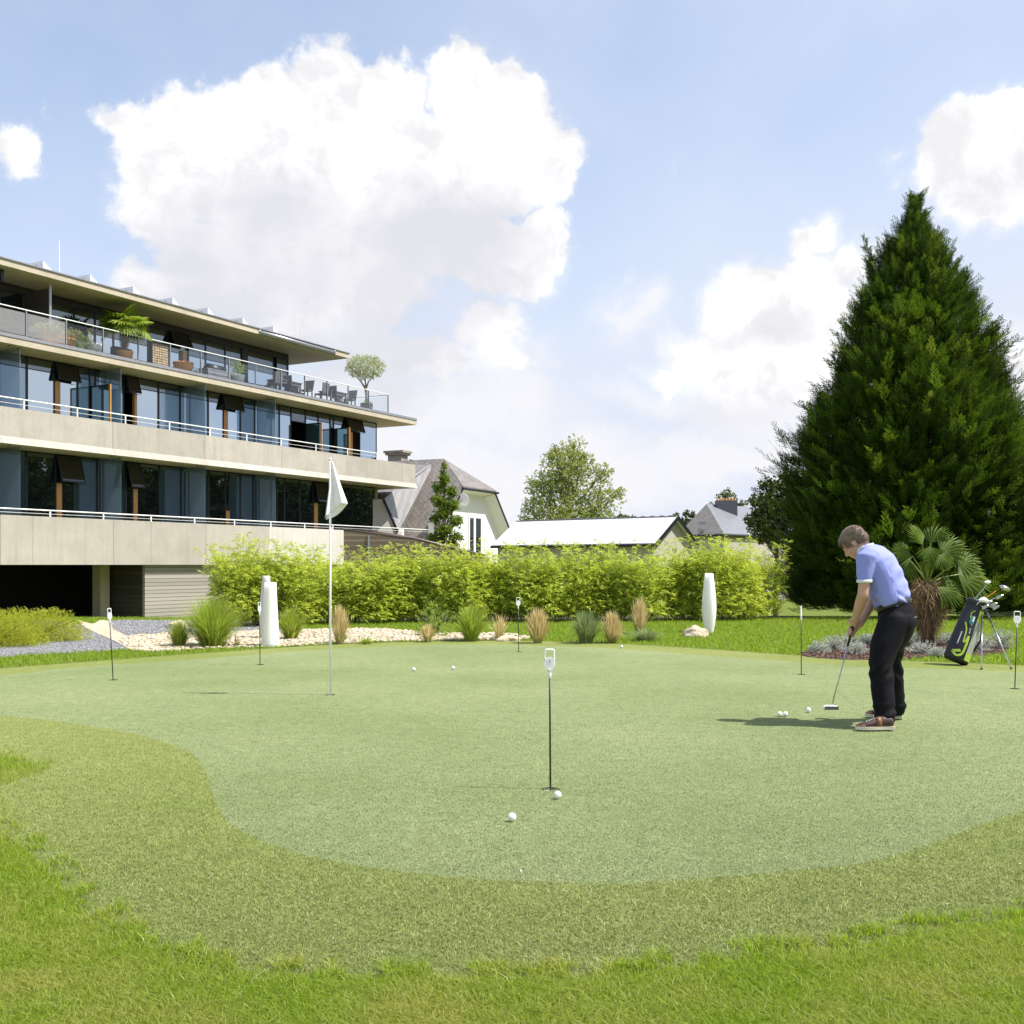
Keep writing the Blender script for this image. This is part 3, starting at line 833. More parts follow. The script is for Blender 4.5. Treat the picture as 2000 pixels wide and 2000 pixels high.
m = MB(); m.box(SL, s_terr - .02, -.03, DEEP, Z3t + .002, Z3s); m.build('terrace_edge_strip', M['grey_metal'], hotel)
rs = sd(505)
m = MB(); m.box(SL, rs, 0, DEEP, Z4b, Z4t); m.box(rs + .003, sd(655), .18, DEEP, Z4b, Z4t); m.box(sd(655) + .003, s_roof, 0, DEEP, Z4b, Z4t); m.build('roof_slab', M['concrete_edge'], hotel)
m = MB(); m.box(SL, s_roof + .04, -.05, DEEP + .1, Z4t + .002, Z4t + .05); m.build('roof_trim', M['grey_metal'], hotel)
m = MB(); m.tube([(rs + .1, .05, Z4t - .13), (sd(655) - .05, .05, Z4t - .13)], .11, 12); m.box(rs + .05, rs + .12, -.03, .17, Z4b + .02, Z4t); m.box(sd(655) - .07, sd(655) - .01, -.03, .17, Z4b + .02, Z4t)
m.build('awning_cassette', M['grey_metal'], hotel, True)
# sawtooth rooflights
for a, b in [(-22, 20), (84, 117), (176, 204), (260, 287), (337, 361), (406, 428), (474, 492), (534, 550)]:
    d = .75
    s0, s1 = sd(a, d), sd(b, d); zt = Z4t + .06
    h = .52
    m = MB()
    m.add([(s0, d, zt), (s1, d, zt), (s0, d, zt + h), (s0, d + 1.6, zt), (s1, d + 1.6, zt), (s0, d + 1.6, zt + h)],
          [(0, 1, 2), (3, 5, 4), (0, 3, 4, 1), (1, 4, 5, 2), (0, 2, 5, 3)])
    sk = m.build('rooflight', M['roof_white'], hotel)
    m = MB(); m.add([(s0 - .9, d + .4, zt), (s0 - .01, d + .4, zt), (s0 - .01, d + .4, zt + h * .8), (s0 - .9, d + 1.4, zt), (s0 - .01, d + 1.4, zt), (s0 - .01, d + 1.4, zt + h * .8)],
          [(0, 1, 2), (3, 5, 4), (0, 3, 4, 1), (0, 2, 5, 3), (1, 4, 5, 2)])
    m.build('flashing', M['grey_metal'], sk)
for a, ht in [(116, 1.75), (581, 2.3)]:
    m = MB(); s = sd(a, 1.2); m.tube([(s, 1.2, Z4t), (s, 1.2, Z4t + ht)], [.02, .012], 6); m.build('lightning_rod', M['white_metal'], hotel)

# interior backing, so that open doors look into real dark rooms
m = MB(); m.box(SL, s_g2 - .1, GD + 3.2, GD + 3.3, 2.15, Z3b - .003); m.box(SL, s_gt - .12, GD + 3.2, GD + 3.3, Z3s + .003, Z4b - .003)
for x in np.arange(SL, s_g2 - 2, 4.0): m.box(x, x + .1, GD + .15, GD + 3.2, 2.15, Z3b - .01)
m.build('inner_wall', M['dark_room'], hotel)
m = MB(); m.box(s_g2 - .13, s_g2 - .03, GD + .16, DEEP, Z2b + .31, Z3b - .003); m.box(s_g1 - .05, s_g1 + .25, GD, DEEP, 1.2, Z2b - .003); m.box(s_gt - .1, s_gt - .02, 2.4, DEEP, Z3s + .003, Z4b - .003)
m.build('end_wall', M['chimney'], hotel)

def window(px0, px1, z0, z1, d, mat, name='window', tr=0):
    a, b = sd(px0, d), sd(px1, d)
    if b - a < .06: return None
    f = .045 if b - a > .3 else .02
    m = MB(); m.box(a, a + f, d, d + .09, z0, z1); m.box(b - f, b, d, d + .09, z0, z1)
    m.box(a + f, b - f, d, d + .09, z0, z0 + f); m.box(a + f, b - f, d, d + .09, z1 - f, z1)
    fr = m.build(name, M['dark_metal'], hotel)
    if tr and mat in (M['glass_sky'], M['glass_curtain']):  # soffit's dark reflection put in as a darker upper pane, with an added bar
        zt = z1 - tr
        MB().box(a + f, b - f, d + .02, d + .06, zt - .02, zt + .02).build('added_transom', M['dark_metal'], fr)
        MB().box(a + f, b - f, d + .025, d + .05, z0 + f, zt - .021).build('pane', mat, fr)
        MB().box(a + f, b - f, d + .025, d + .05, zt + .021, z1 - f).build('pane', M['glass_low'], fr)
        return fr
    g = MB(); g.box(a + f, b - f, d + .025, d + .05, z0 + f, z1 - f); g.build('pane', mat, fr)
    return fr
def post(px0, px1, z0, z1, d):
    a, b = sd(px0, d), sd(px1, d)
    MB().box(a, b, d - .03, d + .12, z0, z1).build('timber_post', M['wood'], hotel)
def awning_window(px0, px1, z1, hgt, d, out=.42, mat='glass_flap'):
    a, b = sd(px0, d), sd(px1, d)
    m = MB(); t = .05
    T = Matrix.Translation((0, d - .01, z1)) @ Matrix.Rotation(-math.atan2(out, hgt), 4, 'X')
    m.box(a, a + t, -.05, 0, -hgt, 0, T); m.box(b - t, b, -.05, 0, -hgt, 0, T); m.box(a + t, b - t, -.05, 0, -hgt, -hgt + t, T); m.box(a + t, b - t, -.05, 0, -t, 0, T)
    m.tube([(a + .02, d, z1 - hgt + .02), (a + .02, d - out * .95, z1 - hgt + .02)], .012, 5); m.tube([(b - .02, d, z1 - hgt + .02), (b - .02, d - out * .95, z1 - hgt + .02)], .012, 5)
    fr = m.build('awning_window', M['dark_metal'], hotel)
    MB().box(a + t, b - t, -.035, -.015, -hgt + t, -t, T).build('pane', M[mat], fr)
def leaf_door(px, z0, z1, d, length, mat):
    a = sd(px, d)
    m = MB(); t = .07
    m.box(a, a + .05, d - length, d, z0, z0 + t); m.box(a, a + .05, d - length, d, z1 - t, z1); m.box(a, a + .05, d - t, d, z0 + t, z1 - t)
    fr = m.build('open_door', M['dark_metal'], hotel)
    MB().box(a, a + .06, d - length - .09, d - length, z0, z1).build('door_edge', M['wood'], fr)
    MB().box(a + .012, a + .035, d - length, d - t, z0 + t, z1 - t).build('pane', M[mat], fr)

zl2, zh2 = Z2b + .31, Z3b - .02
zd2 = zh2 - .75      # top of door leaves
CS, CC, CL, CLC = 'glass_sky', 'glass_curtain', 'glass_low', 'glass_lowc'
lev2 = [(-140, -60, CS), (-60, 0, CS), (0, 53, CC), (53, 107, CS), (116, 152, CS), (152, 176, CC), (186, 242, CC),
        (266, 310, CS), (310, 352, CC), (352, 407, CC), (407, 437, CS), (444, 470, CS), (470, 498, CC), (498, 546, CC), (546, 569, CS),
        (597, 622, CS), (622, 645, CS), (652, 684, CS), (703, 736, CS)]
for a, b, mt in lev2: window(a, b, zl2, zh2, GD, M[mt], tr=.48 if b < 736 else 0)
for a, b in [(107, 116), (437, 444)]:
    post(a, b, zl2, zh2 - .78, GD); window(a, b, zh2 - .78, zh2, GD, M[CL])
for a, b in [(176, 186), (242, 266), (569, 597), (645, 652), (684, 703)]:     # open doorways: only the transom is glazed
    window(a, b, zd2, zh2, GD, M[CL])
post(262, 266, zl2, zd2, GD - .004); post(684, 688, zl2, zd2, GD - .004)
leaf_door(177, zl2, zd2, GD - .02, 1.1, 'glass_leaf'); leaf_door(597, zl2, zd2, GD - .02, 1.0, 'glass_leaf'); leaf_door(652, zl2, zd2, GD - .02, 1.0, 'glass_leaf')
for a, b in [(107, 150), (244, 268), (433, 470), (675, 706)]: awning_window(a, b, zh2 - .04, .75, GD - .02, .26)
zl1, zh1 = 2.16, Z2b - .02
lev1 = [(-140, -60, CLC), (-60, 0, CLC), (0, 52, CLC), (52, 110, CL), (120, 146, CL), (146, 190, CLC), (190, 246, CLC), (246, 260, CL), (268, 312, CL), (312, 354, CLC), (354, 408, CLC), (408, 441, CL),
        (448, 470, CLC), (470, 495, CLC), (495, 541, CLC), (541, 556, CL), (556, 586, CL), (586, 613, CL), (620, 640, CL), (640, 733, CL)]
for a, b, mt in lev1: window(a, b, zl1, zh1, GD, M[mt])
for a, b, q in [(110, 120, 1.18), (260, 268, 1.18), (441, 448, 1.9), (613, 620, 1.18)]:
    post(a, b, zl1, zh1 - q, GD); window(a, b, zh1 - q, zh1, GD, M[CL])
for a, b in [(110, 156), (246, 272), (613, 642)]: awning_window(a, b, zh1 - .04, 1.15, GD - .02, .34)
# top floor, set back behind the terrace
TD = 2.2; zlt, zht = Z3s + .02, Z4b - .3
m = MB(); m.box(SL, s_gt, TD - .02, TD + .2, Z4b - .3, Z4b - .004); m.build('lintel', M['dark_panel'], hotel)
for a, b in [(-120, -60), (-60, 0), (0, 60), (60, 100), (100, 145), (145, 186), (186, 222), (222, 290), (290, 328), (328, 364), (368, 402), (402, 440), (440, 472), (483, 535), (540, 562)]:
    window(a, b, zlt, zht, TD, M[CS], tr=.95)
post(357, 364, zlt, zht - .8, TD - .1)
MB().box(sd(472, TD), sd(483, TD), TD - .05, TD + .12, zlt, zht).build('dark_pier', M['dark_metal'], hotel)
awning_window(330, 366, zht, .75, TD - .03, .4)
MB().box(s_gt, s_gt + .05, TD, TD + 4, zlt, zht + .2).build('side_glazing', M['glass_leaf'], hotel)
m = MB(); sp = sd(99, .6); m.box(sp - .08, sp, .62, 3.4, Z3s + .002, Z4b - .25); pt = m.build('terrace_divider', M['dark_panel'], hotel)
MB().box(sp - .085, sp + .01, .56, .618, Z3s + .002, Z4b - .1).build('divider_post', M['grey_metal'], pt)
MB().box(sd(2, .5), sd(2, .5) + .12, .5, .75, Z4b - .45, Z4b - .004).build('wall_light', M['dark_metal'], hotel)
# frosted partitions between balconies
for zlo, zhi in ((2.16, zh1), (zl2, zh2)):
    for px in (46, 243, 407, 544):
        s = sd(px, 0.1)
        MB().box(s - .012, s + .012, .3, GD - .04, zlo, zhi).build('balcony_partition', M['frosted'], hotel)
        MB().lathe([(.05, 0), (.05, .02)], 12, None, (s - .45, .35, zhi + .0)).build('ceiling_spot', M['dark_metal'], hotel)
# balcony rails: one top rail, one lower wire, short posts
def rail(z0, dz, pxs, s1, d=.1):
    m = MB(); m.tube([(SL, d, z0 + dz), (s1, d, z0 + dz)], .028, 8); r = m.build('balcony_rail', M['white_metal'], hotel, True)
    MB().tube([(SL, d, z0 + dz * .45), (s1, d, z0 + dz * .45)], .009, 6).build('rail_wire', M['white_metal'], r)
    for px in pxs:
        s = sd(px, d); MB().box(s - .03, s + .03, d - .01, d + .01, z0 - .02, z0 + dz - .02).build('rail_post', M['white_metal'], r)
rail(Z2t, .36, [-60, 47, 151, 245, 331, 410, 482, 549, 617, 679, 736], sd(737, .1))
rail(Z1t, .25, [-60, 98, 202, 295, 380, 458, 529, 595, 650], sd(835, .1))
# terrace balustrade
zr = zz(511)
pxs = [-40, 51, 129, 201, 270, 332, 392, 447, 499, 549, 595, 639, 680, 720, 758]
db = .12
m = MB(); m.tube([(SL, db, zr), (sd(758, db), db, zr), (sd(758, db), 5.5, zr)], .024, 8)
r = m.build('terrace_rail', M['white_metal'], hotel, True)
for px in pxs:
    s = sd(px, db); MB().box(s - .022, s + .022, db - .03, db + .03, Z3s - .1, zr - .02).build('rail_post', M['grey_metal'], r)
def meshmat():
    m, nt, out = newmat('wire_mesh')
    tc = nd(nt, 'TexCoord'); mp = nd(nt, 'Mapping', {'Vector': tc.outputs['Object'], 'Rotation': (0, PI / 4, 0), 'Scale': (22, 22, 22)})
    sx = nd(nt, 'SeparateXYZ', {0: mp.outputs[0]})
    fx = nd(nt, 'Math', {0: sx.outputs[0]}, operation='FRACT'); fz = nd(nt, 'Math', {0: sx.outputs[2]}, operation='FRACT')
    a = nd(nt, 'Math', {0: fx.outputs[0], 1: .2}, operation='LESS_THAN'); b = nd(nt, 'Math', {0: fz.outputs[0], 1: .2}, operation='LESS_THAN')
    mxx = nd(nt, 'Math', {0: a.outputs[0], 1: b.outputs[0]}, operation='MAXIMUM')
    t = nd(nt, 'BsdfTransparent'); p = nd(nt, 'BsdfPrincipled', {'Base Color': (.5, .5, .5, 1), 'Metallic': .3, 'Roughness': .4})
    ms = nd(nt, 'MixShader', {0: mxx.outputs[0], 1: t.outputs[0], 2: p.outputs[0]}); nt.links.new(ms.outputs[0], out.inputs[0])
    return m
M['mesh'] = meshmat()
for i, (a, b) in enumerate(zip(pxs, pxs[1:])):
    s0, s1 = sd(a, db) + .05, sd(b, db) - .05
    if i == 2: # glass to the right of the mesh bays
        pass
    MB().box(s0, s1, db - .006, db + .006, Z3s + .06, zr - .12).build('mesh_panel' if i < 2 else 'glass_panel', M['mesh'] if i < 2 else M['clear'], r)
s = sd(758, db); MB().box(s - .006, s + .006, db + .1, 5.4, Z3s + .06, zr - .12).build('glass_panel', M['clear'], r)

# undercroft: timber clad wall, pier and the dark opening
sc = sd(283, .25); ZB = -1.75
m = MB(); m.box(sc, sc + 11.5, .25, .4, ZB, EYE - .006)
m.build('clad_wall', M['clad'], hotel)
MB().box(sc, sc + .12, .402, 3.2, ZB, EYE - .006).build('side_wall', M['dark_panel'], hotel)  # same cladding in shade; the overhang's shade is put into darker boards
MB().box(sd(196, 2.2), sd(196, 2.2) + .5, 2.2, 2.7, ZB, EYE - .006).build('pier', M['concrete_edge'], hotel)
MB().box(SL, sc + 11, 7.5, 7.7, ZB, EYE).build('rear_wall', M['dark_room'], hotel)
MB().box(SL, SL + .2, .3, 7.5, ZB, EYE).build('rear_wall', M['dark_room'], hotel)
MB().box(SL, sd(196, 2.2), 1.6, 1.9, ZB, -.95).build('plinth', M['concrete_edge'], hotel)

# ------------------------------------------------------------------ timber ramp right of the hotel
ra, rb = W(s_b1 - .5, .02, 0), P(945, 1080, 60)
rl = Vector((rb.x - ra.x, rb.y - ra.y)).length
ramp = empty('timber_ramp', (ra.x, ra.y, 0), math.atan2(rb.y - ra.y, rb.x - ra.x), 'weathered timber ramp parapet with round brown rails above the hedge', 'ramp')
z0, z1 = 3.12, 1.75
m = MB(); m.slab([(0, 0, -1.6), (rl, 0, -1.6), (rl, 0, z1), (rl * .5, 0, (z0 + z1) / 2 + .22), (0, 0, z0)], (0, .12, 0)); m.build('board_wall', M['ramp'], ramp)
m = MB(); m.slab([(0.9, 1.5, -1.6), (rl, 1.5, -1.6), (rl, 1.5, z1), (rl * .5, 1.5, (z0 + z1) / 2 + .25), (.9, 1.5, z0 - .1)], (0, .12, 0)); m.build('board_wall', M['ramp'], ramp)
RM = pm('brown_rail_paint', (.16, .12, .11), (.12, .09, .085), 4, .4)
MB().tube([(0, .06, z0 + .06), (rl * .5, .06, (z0 + z1) / 2 + .28), (rl, .06, z1 + .06)], .075, 10).build('handrail', RM, ramp, True)
MB().tube([(.9, 1.56, z0 + .08), (rl * .5, 1.56, (z0 + z1) / 2 + .33), (rl, 1.56, z1 + .06)], .075, 10).build('handrail', RM, ramp, True)
for f in (.18, .62):
    x = rl * f; zt = z0 + (z1 - z0) * f
    MB().box(x - .05, x + .05, -.05, -.004, -1.5, zt + .02).build('bracket', M['grey_metal'], ramp)

# ------------------------------------------------------------------ white house with steep slate roofs
H0 = P(915, 1045, 72.7); e1 = Vector((.43, .903, 0)); e2 = Vector((-.903, .43, 0))
P1 = P(893, 952, 72); P1.z = 0
hs_o = P1 + e1 * 1.8
house = empty('slate_roofed_house', (hs_o.x, hs_o.y, 0), math.atan2(e1.y, e1.x), 'white rendered house with steep grey slate roofs behind the hotel', 'house')
# local x along the gable wall (away right), local y back along the ridge
HW, ZR, ZT, ZE, ZG = 5.4, 8.35, 6.3, 3.1, -1.6
LEN = 11.0
hwT = 2.35
m = MB(); pr = [(-HW + .1, ZG), (HW - .1, ZG), (HW - .1, ZE - .15), (hwT, ZT - .12), (-hwT, ZT - .12), (-HW + .1, ZE - .15)]
n = len(pr)
m.add([(x, .0, z) for x, z in pr] + [(x, LEN, z) for x, z in pr], [tuple(range(n)), tuple(range(n, 2 * n))[::-1]] + [(i, (i + 1) % n, n + (i + 1) % n, n + i) for i in range(n)])
m.build('wall', M['white_wall'], house)
oh = -.7
def roofp(nm, pts, mat, t=(0, 0, .14)):
    return MB().slab(pts, t).build(nm, mat, house)
rt = -.25
roofp('roof', [(HW + .25, oh, ZE - .3), (hwT, oh, ZT), (0, 2.0, ZR), (0, LEN, ZR), (HW + .25, LEN, ZE - .3)], M['slate'])
roofp('roof', [(-HW - .25, oh, ZE - .3), (-HW - .25, LEN, ZE - .3), (0, LEN, ZR), (0, 2.0, ZR), (-hwT, oh, ZT)], M['slate'])
roofp('hip', [(-hwT - .1, oh - .05, ZT - .05), (hwT + .1, oh - .05, ZT - .05), (0.0, 2.0, ZR)], M['slate'])
MB().tube([(-hwT - .2, oh - .12, ZT - .07), (hwT + .3, oh - .12, ZT - .07)], .08, 8).build('gutter', M['dark_metal'], house)
mb_ = MB()
for a, b in [((hwT, oh - .02, ZT + .02), (HW + .25, oh - .02, ZE - .28)), ((-hwT, oh - .02, ZT + .02), (-HW - .25, oh - .02, ZE - .28))]:
    a, b = Vector(a), Vector(b); mb_.slab([a, b, b - Vector((0, 0, .18)), a - Vector((0, 0, .18))], (0, -.04, 0))
mb_.build('bargeboard', M['dark_metal'], house)
mb_ = MB()
mb_.slab([(hwT, oh, ZT - .17), (HW + .25, oh, ZE - .47), (HW - .6, .0, ZE - .2), (hwT - .3, 0, ZT - .35)], (0, .0, -.03))
mb_.slab([(-hwT - .1, oh, ZT - .12), (hwT, oh, ZT - .12), (hwT - .2, -.005, ZT - .3), (-hwT, -.005, ZT - .3)], (0, 0, -.03))
mb_.build('soffit', M['white_wall'], house)
# window on the gable: x position from the picture
def hx(px, yl):
    u = (px - 1000) / FOC; o = hs_o + e2 * yl
    return (u * o.y - o.x) / (e1.x - u * e1.y)
x0, x1 = hx(917, -.05), hx(939, -.05); zt_ = 1.28 + (1103 - 1011) / FOC * 73.5
m = MB(); fz = .09
m.box(x0 - .1, x0, -.08, .0, .9, zt_ + .1); m.box(x1, x1 + .1, -.08, 0, .9, zt_ + .1); m.box(x0, x1, -.08, 0, zt_, zt_ + .1); mid = (x0 + x1) / 2 - .1; m.box(mid - .14, mid + .14, -.08, 0, .9, zt_)
wd = m.build('window', M['white_metal'], house)
MB().box(x0, mid - .14, -.03, -.005, .9, zt_).build('pane', M['glass_low'], wd); MB().box(mid + .14, x1, -.03, -.005, .9, zt_).build('pane', M['glass_low'], wd)
m = MB(); m.tube([(x0 - .1, -.4, 2.0), (x1 + .3, -.4, 2.0)], .025, 6)
for q in np.arange(x0 - .1, x1 + .35, .14): m.tube([(q, -.4, 2.0), (q, -.4, 1.0)], .012, 4)
m.build('window_railing', M['white_metal'], house)
# projecting white bay left of the window
xa, xb = hx(872, -1.2), hx(912, -1.2)
MB().slab([(xa, -1.2, ZG), (xb, -1.2, ZG), (xb, -1.2, 3.9), (xb - .5, -1.2, 4.5), (xa, -1.2, 4.3)], (0, 1.3, 0)).build('bay', M['white_wall'], house)
# satellite dish
dp = Vector((hx(904, -1.0), -1.0, 1.28 + 123 / FOC * 72.3))
m = MB(); Md = Matrix.Translation(dp) @ Matrix.Rotation(math.radians(72), 4, 'Y') @ Matrix.Rotation(math.radians(8), 4, 'X')
m.lathe([(.02, -.0), (.25, .03), (.42, .1), (.43, .11), (.25, .045), (.02, .015)], 24, Md); m.tube([dp + Vector((0, 0, -.1)), (dp.x, .0, dp.z - .3)], .03, 6)
m.tube([dp + Vector((0.05, 0, -.35)), dp + Vector((.55, -.1, -.05))], .012, 5)
m.build('satellite_dish', M['white_metal'], house, True)
# wing towards the camera: steep sunlit slope with half hip, cream gable end
def PL(px, py, D): return house_inv @ P(px, py, D)
house_m = Matrix.Translation((hs_o.x, hs_o.y, 0)) @ Matrix.Rotation(math.atan2(e1.y, e1.x), 4, 'Z'); house_inv = house_m.inverted()
Aj, Bj, Cj, Ej = PL(849, 903, 75.1), PL(789, 1032, 69.0), PL(778, 1038, 64.8), PL(750, 975, 64.8)
Kj = PL(772, 955, 66.8); Rj = PL(812, 930, 70.3)
m = MB(); m.slab([Aj, Rj, Kj, Ej, Cj, Bj], (0, .25, 0)); m.build('roof', M['slate_sunlit'], house)
Lj = PL(700, 972, 66.0); Tj = PL(760, 905, 76.5)
m = MB(); m.slab([Kj, Ej, Lj], (.05, .05, -.1)); m.slab([Aj, Rj, Kj, Lj, Tj], (.05, .3, -.12)); m.build('hip', M['slate'], house)
gw = [Ej, Cj, PL(778, 1160, 64.8), PL(700, 1160, 63.6), PL(700, 975, 63.6)]
m = MB(); m.slab(gw, (.6, .1, 0)); m.build('wing_wall', M['cream_wall'], house)
m = MB(); m.slab([Bj, Cj, PL(778, 1160, 64.8), PL(789, 1160, 69.0)], (0, .15, 0)); m.build('wing_wall', M['white_wall'], house)
m = MB(); m.tube([Ej + Vector((-.05, 0, 0)), Cj + Vector((-.05, 0, 0))], .08, 6); m.build('bargeboard', M['dark_metal'], house)
# chimney with a small guard rail
ch = PL(777, 905, 78)
m = MB(); ch0 = house_m @ ch
Rz = Matrix.Translation(ch) 
m.box(-.45, .45, -.55, .55, -2.5, .55, Rz); m.box(-.58, .58, -.7, .7, .552, .7, Rz); m.box(-.66, .66, -.8, .8, .705, .86, Rz)
chm = m.build('chimney', M['chimney'], house)
m = MB(); m.tube([ch + Vector((-.9, -1.5, .12)), ch + Vector((.9, -1.5, .12)), ch + Vector((.9, 1.0, .12))], .03, 6)
for q in ((-.9, -1.5), (.9, -1.5), (.0, -1.5)): m.tube([ch + Vector((q[0], q[1], .12)), ch + Vector((q[0], q[1], -.6))], .025, 6)
m.build('guard_rail', M['dark_metal'], chm)

# ------------------------------------------------------------------ barn with pale sheet metal roof
Rr, Rl = P(1315, 1011, 50), P(1014, 1020, 55.4)
bx = Vector((Rl.x - Rr.x, Rl.y - Rr.y, 0)); bl = bx.length; bx.normalize()
barn = empty('metal_roofed_barn', (Rr.x, Rr.y, 0), math.atan2(bx.y, bx.x), 'low barn with a pale sheet metal roof behind the hedge', 'barn')
zr_, ze_, hw_ = Rr.z, 2.17, 1.95   # local y: positive = towards the camera (bx rotated +90)
sgn = 1 if (Matrix.Rotation(PI / 2, 4, 'Z') @ bx).y < 0 else -1
for s_ in (1, -1):
    MB().slab([(-.25, 0, zr_), (bl + .2, 0, zr_), (bl + .2, s_ * hw_ * 1.02, ze_), (-.25, s_ * hw_ * 1.02, ze_)], (0, 0, .07)).build('roof', M['metal_roof'], barn)
m = MB(); pr = [(-hw_ + .2, -1.6), (hw_ - .2, -1.6), (hw_ - .2, ze_ + .08), (0, zr_ - .03), (-hw_ + .2, ze_ + .08)]
n = len(pr); m.add([(0, y, z) for y, z in pr] + [(bl, y, z) for y, z in pr], [tuple(range(n)), tuple(range(n, 2 * n))[::-1]] + [(i, (i + 1) % n, n + (i + 1) % n, n + i) for i in range(n)])
m.build('wall', M['cream_wall'], barn)
m = MB()
for s_ in (1, -1): m.slab([(-.28, 0, zr_ + .08), (-.28, s_ * hw_ * 1.05, ze_ + .06), (-.28, s_ * hw_ * 1.05, ze_ - .12), (-.28, 0, zr_ - .1)], (.05, 0, 0))
m.build('bargeboard', M['dark_metal'], barn)
MB().tube([(-.25, sgn * (hw_ * 1.02 + .05), ze_ - .02), (bl + .2, sgn * (hw_ * 1.02 + .05), ze_ - .02)], .06, 8).build('gutter', M['dark_metal'], barn)
m = MB()
m.box(-.2, bl + .15, -.07, .07, zr_ + .05, zr_ + .08)
for x in np.arange(0, bl, .5): m.box(x, x + .2, -.06, .06, zr_ + .083, zr_ + .11)
m.build('ridge_cap', M['grey_metal'], barn)

# ------------------------------------------------------------------ grey hipped house
c0, cl_, cr_ = P(1414, 1045, 84), P(1322, 1047, 89), P(1545, 1047, 92)
ap, ar = P(1380, 987, 90.5), P(1480, 993, 96)
far = Vector((cr_.x + cl_.x - c0.x, cr_.y + cl_.y - c0.y, c0.z))
gh = empty('hipped_slate_house', (c0.x, c0.y, 0), 0, 'house with a blue grey hipped slate roof and brick chimney', 'house')
q = Vector((c0.x, c0.y, 0))
L = [v - q for v in (c0, cl_, cr_, ap, ar, far)]
for v in L[:3] + [L[5]]: v.z = c0.z
L[4].z = L[3].z
MB().slab([L[0], L[2], L[4], L[3]], (0, 0, .12)).build('roof', M['slate_blue'], gh)
MB().slab([L[0], L[3], L[1]], (0, 0, .12)).build('roof', M['slate'], gh)
MB().slab([L[1], L[3], L[4], L[5]], (0, 0, .12)).build('roof', M['slate_blue'], gh)
MB().slab([L[2], L[5], L[4]], (0, 0, .12)).build('roof', M['slate_blue'], gh)
cen = (L[0] + L[1] + L[2] + L[5]) / 4
m = MB(); base = [cen + (v - cen) * .93 for v in (L[0], L[2], L[5], L[1])]
m.quadprism([(v.x, v.y) for v in base], -1.6, L[0].z - .02); m.build('wall', M['cream_wall'], gh)
m = MB()
rim = [(L[0] + (L[k] - L[0])) for k in (0, 2)]
for a, b in ((L[0], L[1]), (L[0], L[2])): m.tube([a, b], .09, 6)
m.build('gutter', M['dark_metal'], gh)
cp = P(1418, 990, 91) - q
m = MB(); m.box(cp.x - .85, cp.x + .85, cp.y - .5, cp.y + .5, cp.z - 2, cp.z + .52); chh = m.build('chimney', pm('slate_hung_chimney', (.13, .13, .15), (.1, .1, .12), 3), gh)
m = MB()
for i in range(7): m.lathe([(.09, 0), (.085, .2)], 8, None, (cp.x - .72 + i * .24, cp.y, cp.z + .525))
m.build('chimney_pots', M['terracotta'], chh)
for px_, py_ in ((1372, 1022), (1370, 1036)):
    v = P(px_, py_, 86.6) - q
    m = MB(); m.box(v.x - .28, v.x + .28, v.y - .14, v.y + .1, v.z - .1, v.z + .1); m.build('roof_window', M['grey_metal'], gh)
# ------------------------------------------------------------------ vegetation templates
def kite(p, d, L, wd, up=(0, 0, 1), droop=0.0):
    """narrow pointed leaf: 4 vertices"""
    p = np.asarray(p, float); d = np.asarray(d, float); d = d / np.linalg.norm(d)
    s = np.cross(d, up); nn = np.linalg.norm(s)
    s = np.array([1.0, 0, 0]) if nn < 1e-4 else s / nn
    return [p, p + d * L * .45 + s * wd / 2, p + d * L + np.array([0, 0, -droop * L]), p + d * L * .45 - s * wd / 2]

def spray_template(n=11, ang=38, ll=.42, wd=.05, plan=.25, seed=1):
    r = random.Random(seed); V, Fc = [], []
    def add(k):
        o = len(V); V.extend(k); Fc.append((o, o + 1, o + 2, o + 3))
    add(kite((0, 0, 0), (1, 0, 0), 1.0, wd * .6))
    for i in range(n):
        t = .08 + .88 * i / n
        for s in (-1, 1):
            a = math.radians(ang + r.uniform(-10, 10))
            d = (math.cos(a), s * math.sin(a), r.uniform(-plan, plan) + .12)
            L = ll * (1.15 - t) * r.uniform(.75, 1.2)
            add(kite((t, 0, 0), d, L, wd * r.uniform(.8, 1.2)))
            if L > .22: add(kite((t + d[0] * L * .4, d[1] * L * .4, d[2] * L * .4), (1, s * .1, r.uniform(-.3, .3)), L * .55, wd * .8))
    return np.array(V), np.array(Fc)

def clump_template(n, size, wd, seed):
    """small burst of leaves round a point"""
    r = random.Random(seed); V, Fc = [], []
    for i in range(n):
        d = np.array([r.gauss(0, 1), r.gauss(0, 1), r.gauss(0, .8)]); d /= np.linalg.norm(d)
        p = d * r.uniform(.0, .6); o = len(V)
        dd = np.array([r.gauss(0, 1), r.gauss(0, 1), r.gauss(-.2, .7)])
        V.extend(kite(p, dd, size * r.uniform(.7, 1.2), wd, (r.gauss(0, 1), r.gauss(0, 1), r.gauss(0, 1)))); Fc.append((o, o + 1, o + 2, o + 3))
    return np.array(V), np.array(Fc)

def unit(n):
    d = rng.normal(size=(n, 3)); return d / np.linalg.norm(d, axis=1, keepdims=True)

